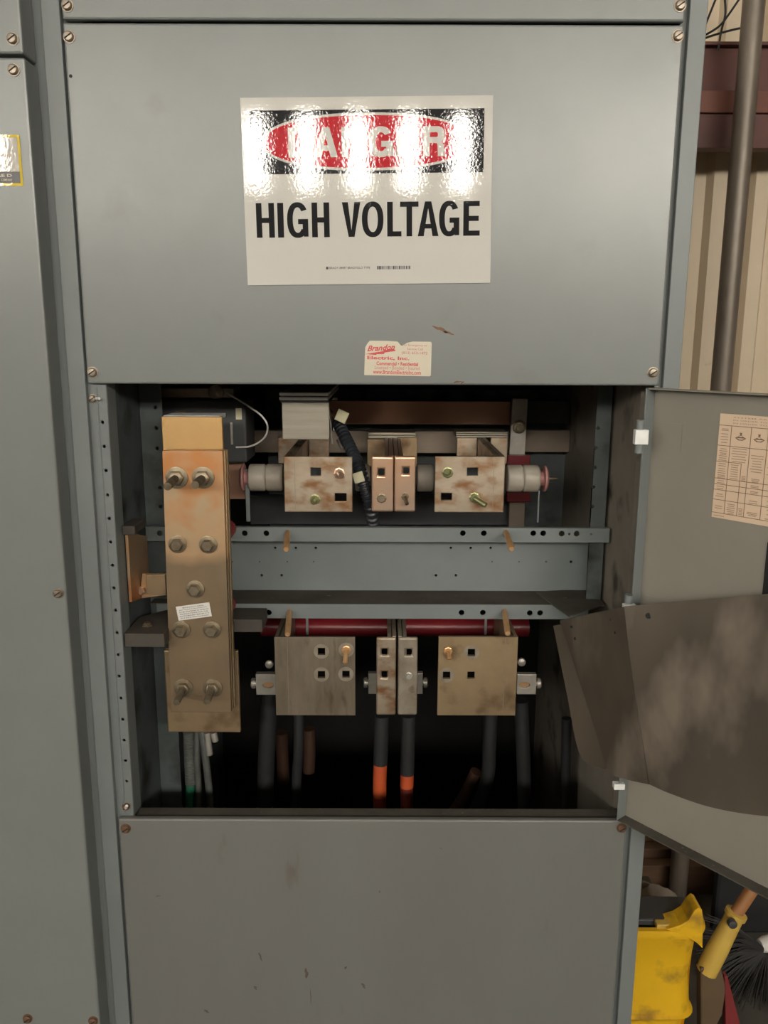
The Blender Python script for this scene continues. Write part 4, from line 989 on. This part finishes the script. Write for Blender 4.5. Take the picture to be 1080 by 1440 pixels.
b=MB(); b.plate([(p.x,p.z) for p in q_],XZ(YK-.010),.05); b.build('side_lug','yplastic',bk,.006,3)
b=MB(); b.box(bx0+.012,bx1-.012,YK+.020,YK+.100,bz1-.05,bz1+.008); b.build('wringer_insert','dark',bk,.004)
b=MB(); b.box(bx0+.15,bx1-.06,YK+.000,YK+.0195,bz1-.004,bz1+.010); b.build('wringer_rim','yplastic2',bk,.003)
for xx in (bx0+.05,bx1-.05):
    for yy in (YK+.04,YK+.07): MB().lathe((xx-.012,yy,.027),(1,0,0),[(0,.026),(.024,.026)],20).build('caster','rubber',bk)
# mop: handle + clamp
YMp=.385
mop=thing('mop','mop with orange-brown wooden handle in a yellow socket, leaning beside the bucket','mop',P(1000,1400,YMp+.03))
a=P(1001,1350,YMp+.02); c=P(1036,1283,YMp+.02); e=P(1066,1238,YMp+.03)
d=(e-c).normalized()
b=MB(); b.cyl(c-d*.03,c+d*.75,.0145,16); b.build('wooden_handle','handle',mop)
d2=(c-a).normalized()
b=MB(); b.lathe(a-d2*.03,d2,[(0,.024),(.05,.024),((c-a).length+.02,.020),((c-a).length+.027,.019)],20); b.build('socket','yplastic2',mop)
b=MB(); b.lathe(c-d2*.012,d2,[(0,.021),(.002,.0245),(.012,.0245),(.014,.021)],20); b.build('collar','yplastic2',mop)
b=MB(); q=P(1028,1296,YMp-.004); b.lathe(q,(0,-1,0),[(0,.010),(.012,.010),(.014,.007)],10); b.build('thumb_screw','dark',mop)
q=[P(*r_,YMp+.02) for r_ in ((982,1356),(1000,1346),(1010,1352),(1015,1372),(1017,1385),(1012,1420),(1000,1445),(1000,1475),(982,1475))]
b=MB(); b.plate([(p.x,p.z) for p in q],XZ(YMp+.004),.03); tag(b.build('dust_pan','brownscoop',None,.004),'brown upright dustpan-shaped board between bucket and black broom','dustpan')
q=[P(*r_,YMp+.05) for r_ in ((1021,1378),(1026,1378),(1046,1455),(1046,1480),(1024,1480))]
b=MB(); b.plate([(p.x,p.z) for p in q],XZ(YMp+.06),.02); tag(b.build('red_strip_board','redplast',None,.002),'narrow red plastic piece below the black broom','board')
# broom
br=thing('broom','black-bristled broom with white ferrule at the lower right picture edge','broom',P(1078,1336,.56))
c=P(1079,1336,.56)
b=MB(); b.lathe(c+Vector((.03,.02,.01)),(-.95,-.2,-.15),[(0,.018),(.03,.02),(.045,.016)],18); b.build('ferrule','signwhite',br) ; br.children[-1].data.materials[0]=M['wirewht']
b=MB(); rg=random.Random(11)
for i in range(420):
    an=math.radians(rg.uniform(150,285)); l=rg.uniform(.10,.17); dy=rg.uniform(-.25,.35)
    d=Vector((math.cos(an),dy,math.sin(an))).normalized(); s0=c+d*.012
    m_=s0+d*l*.5+Vector((0,0,.008)); e=s0+d*l+Vector((0,0,-.012))
    b.tube([s0,m_,e],.0016,3,rf=lambda k:(.0022,.0017,.0008)[k])
o=b.build('bristles','bristle',br); o['kind']='stuff'
b=MB(); p=P(1050,1330,.56); b.box(p.x+.02,p.x+.36,.80,.83,.0,.26); tag(b.build('dark_backdrop','rubber',None,.01),'added dark sheet standing in for the shade behind the broom','mat')  # sheet added as a dark backdrop where the background lies in shade
# planks, rag and paper behind the bucket
for k,(r0_,r1_,lb_) in enumerate(((1172,1192,'topmost brown plank leaning low behind the open door'),(1194,1216,'middle brown plank of the pile behind the open door'),(1218,1242,'lowest visible brown plank behind the bucket'))):
    z1,z0=Z(r0_,1.06-.045*k,950),0
    b=MB(); b.box(.50+.02*k,1.5,1.06-.045*k,1.10-.045*k,0,z1); tag(b.build('wooden_plank','wood',None,.003),lb_,'plank','planks against the rear wall')
b=MB(); b.box(.50,.74,.49,.78,0,.20); tag(b.build('dark_crate','glastic',None,.004),'dark low crate behind the bucket, under the cloth bundle','crate')
def blob(cx,cy,cz,rx,ry,rz,seed):
    b=MB(); rg=random.Random(seed); nu,nv=20,12; vs=[]; fs=[]; ph=[rg.uniform(0,6) for _ in range(4)]
    for j in range(nv+1):
        t=PI*j/nv
        for i in range(nu):
            a=2*PI*i/nu; k=1+.12*math.sin(3*a+ph[0]+2*t)+.08*math.sin(5*a+ph[1])*math.sin(3*t+ph[2])
            vs.append((cx+rx*k*math.sin(t)*math.cos(a),cy+ry*k*math.sin(t)*math.sin(a),cz+rz*k*math.cos(t)))
    for j in range(nv):
        for i in range(nu):
            l=(i+1)%nu; fs.append((j*nu+i,j*nu+l,(j+1)*nu+l,(j+1)*nu+i))
    b.add(vs,fs,True); return b
p=P(913,1268,.56); zc=.2005; zz=Z(1243,.56,912)-zc
tag(blob(p.x,.56,zc+zz/2,.075,.05,zz/2/1.12,4).build('cloth_bundle','rag'),'grey-brown cloth bundle behind the bucket next to the cabinet','cloth')
p=P(955,1208,.94); b=MB(); b.plate([(p.x-.018,p.z-.01),(p.x-.002,p.z-.005),(p.x+.016,p.z+.012),(p.x+.004,p.z+.010),(p.x-.012,p.z+.0)],XZ(.945),.002); tag(b.build('paper_scrap','paper'),'small torn white paper scrap against the brown planks','paper')

# ================================================================== LIGHT
def area(name,loc,target,size,sy,power,color):
    l=bpy.data.lights.new(name,'AREA'); l.shape='RECTANGLE'; l.size=size; l.size_y=sy; l.energy=power; l.color=color
    o=bpy.data.objects.new(name,l); COL.objects.link(o); o.location=loc
    o.rotation_euler=(Vector(target)-Vector(loc)).to_track_quat('-Z','Y').to_euler(); return o
w=bpy.data.worlds.new('hall_air'); S.world=w; w.use_nodes=True
w.node_tree.nodes['Background'].inputs[0].default_value=(.9,.95,1,1); w.node_tree.nodes['Background'].inputs[1].default_value=.3
S.view_settings.view_transform='Standard'; S.view_settings.look='None'; S.view_settings.gamma=1; S.view_settings.use_curve_mapping=False
S.view_settings.exposure=-0.25
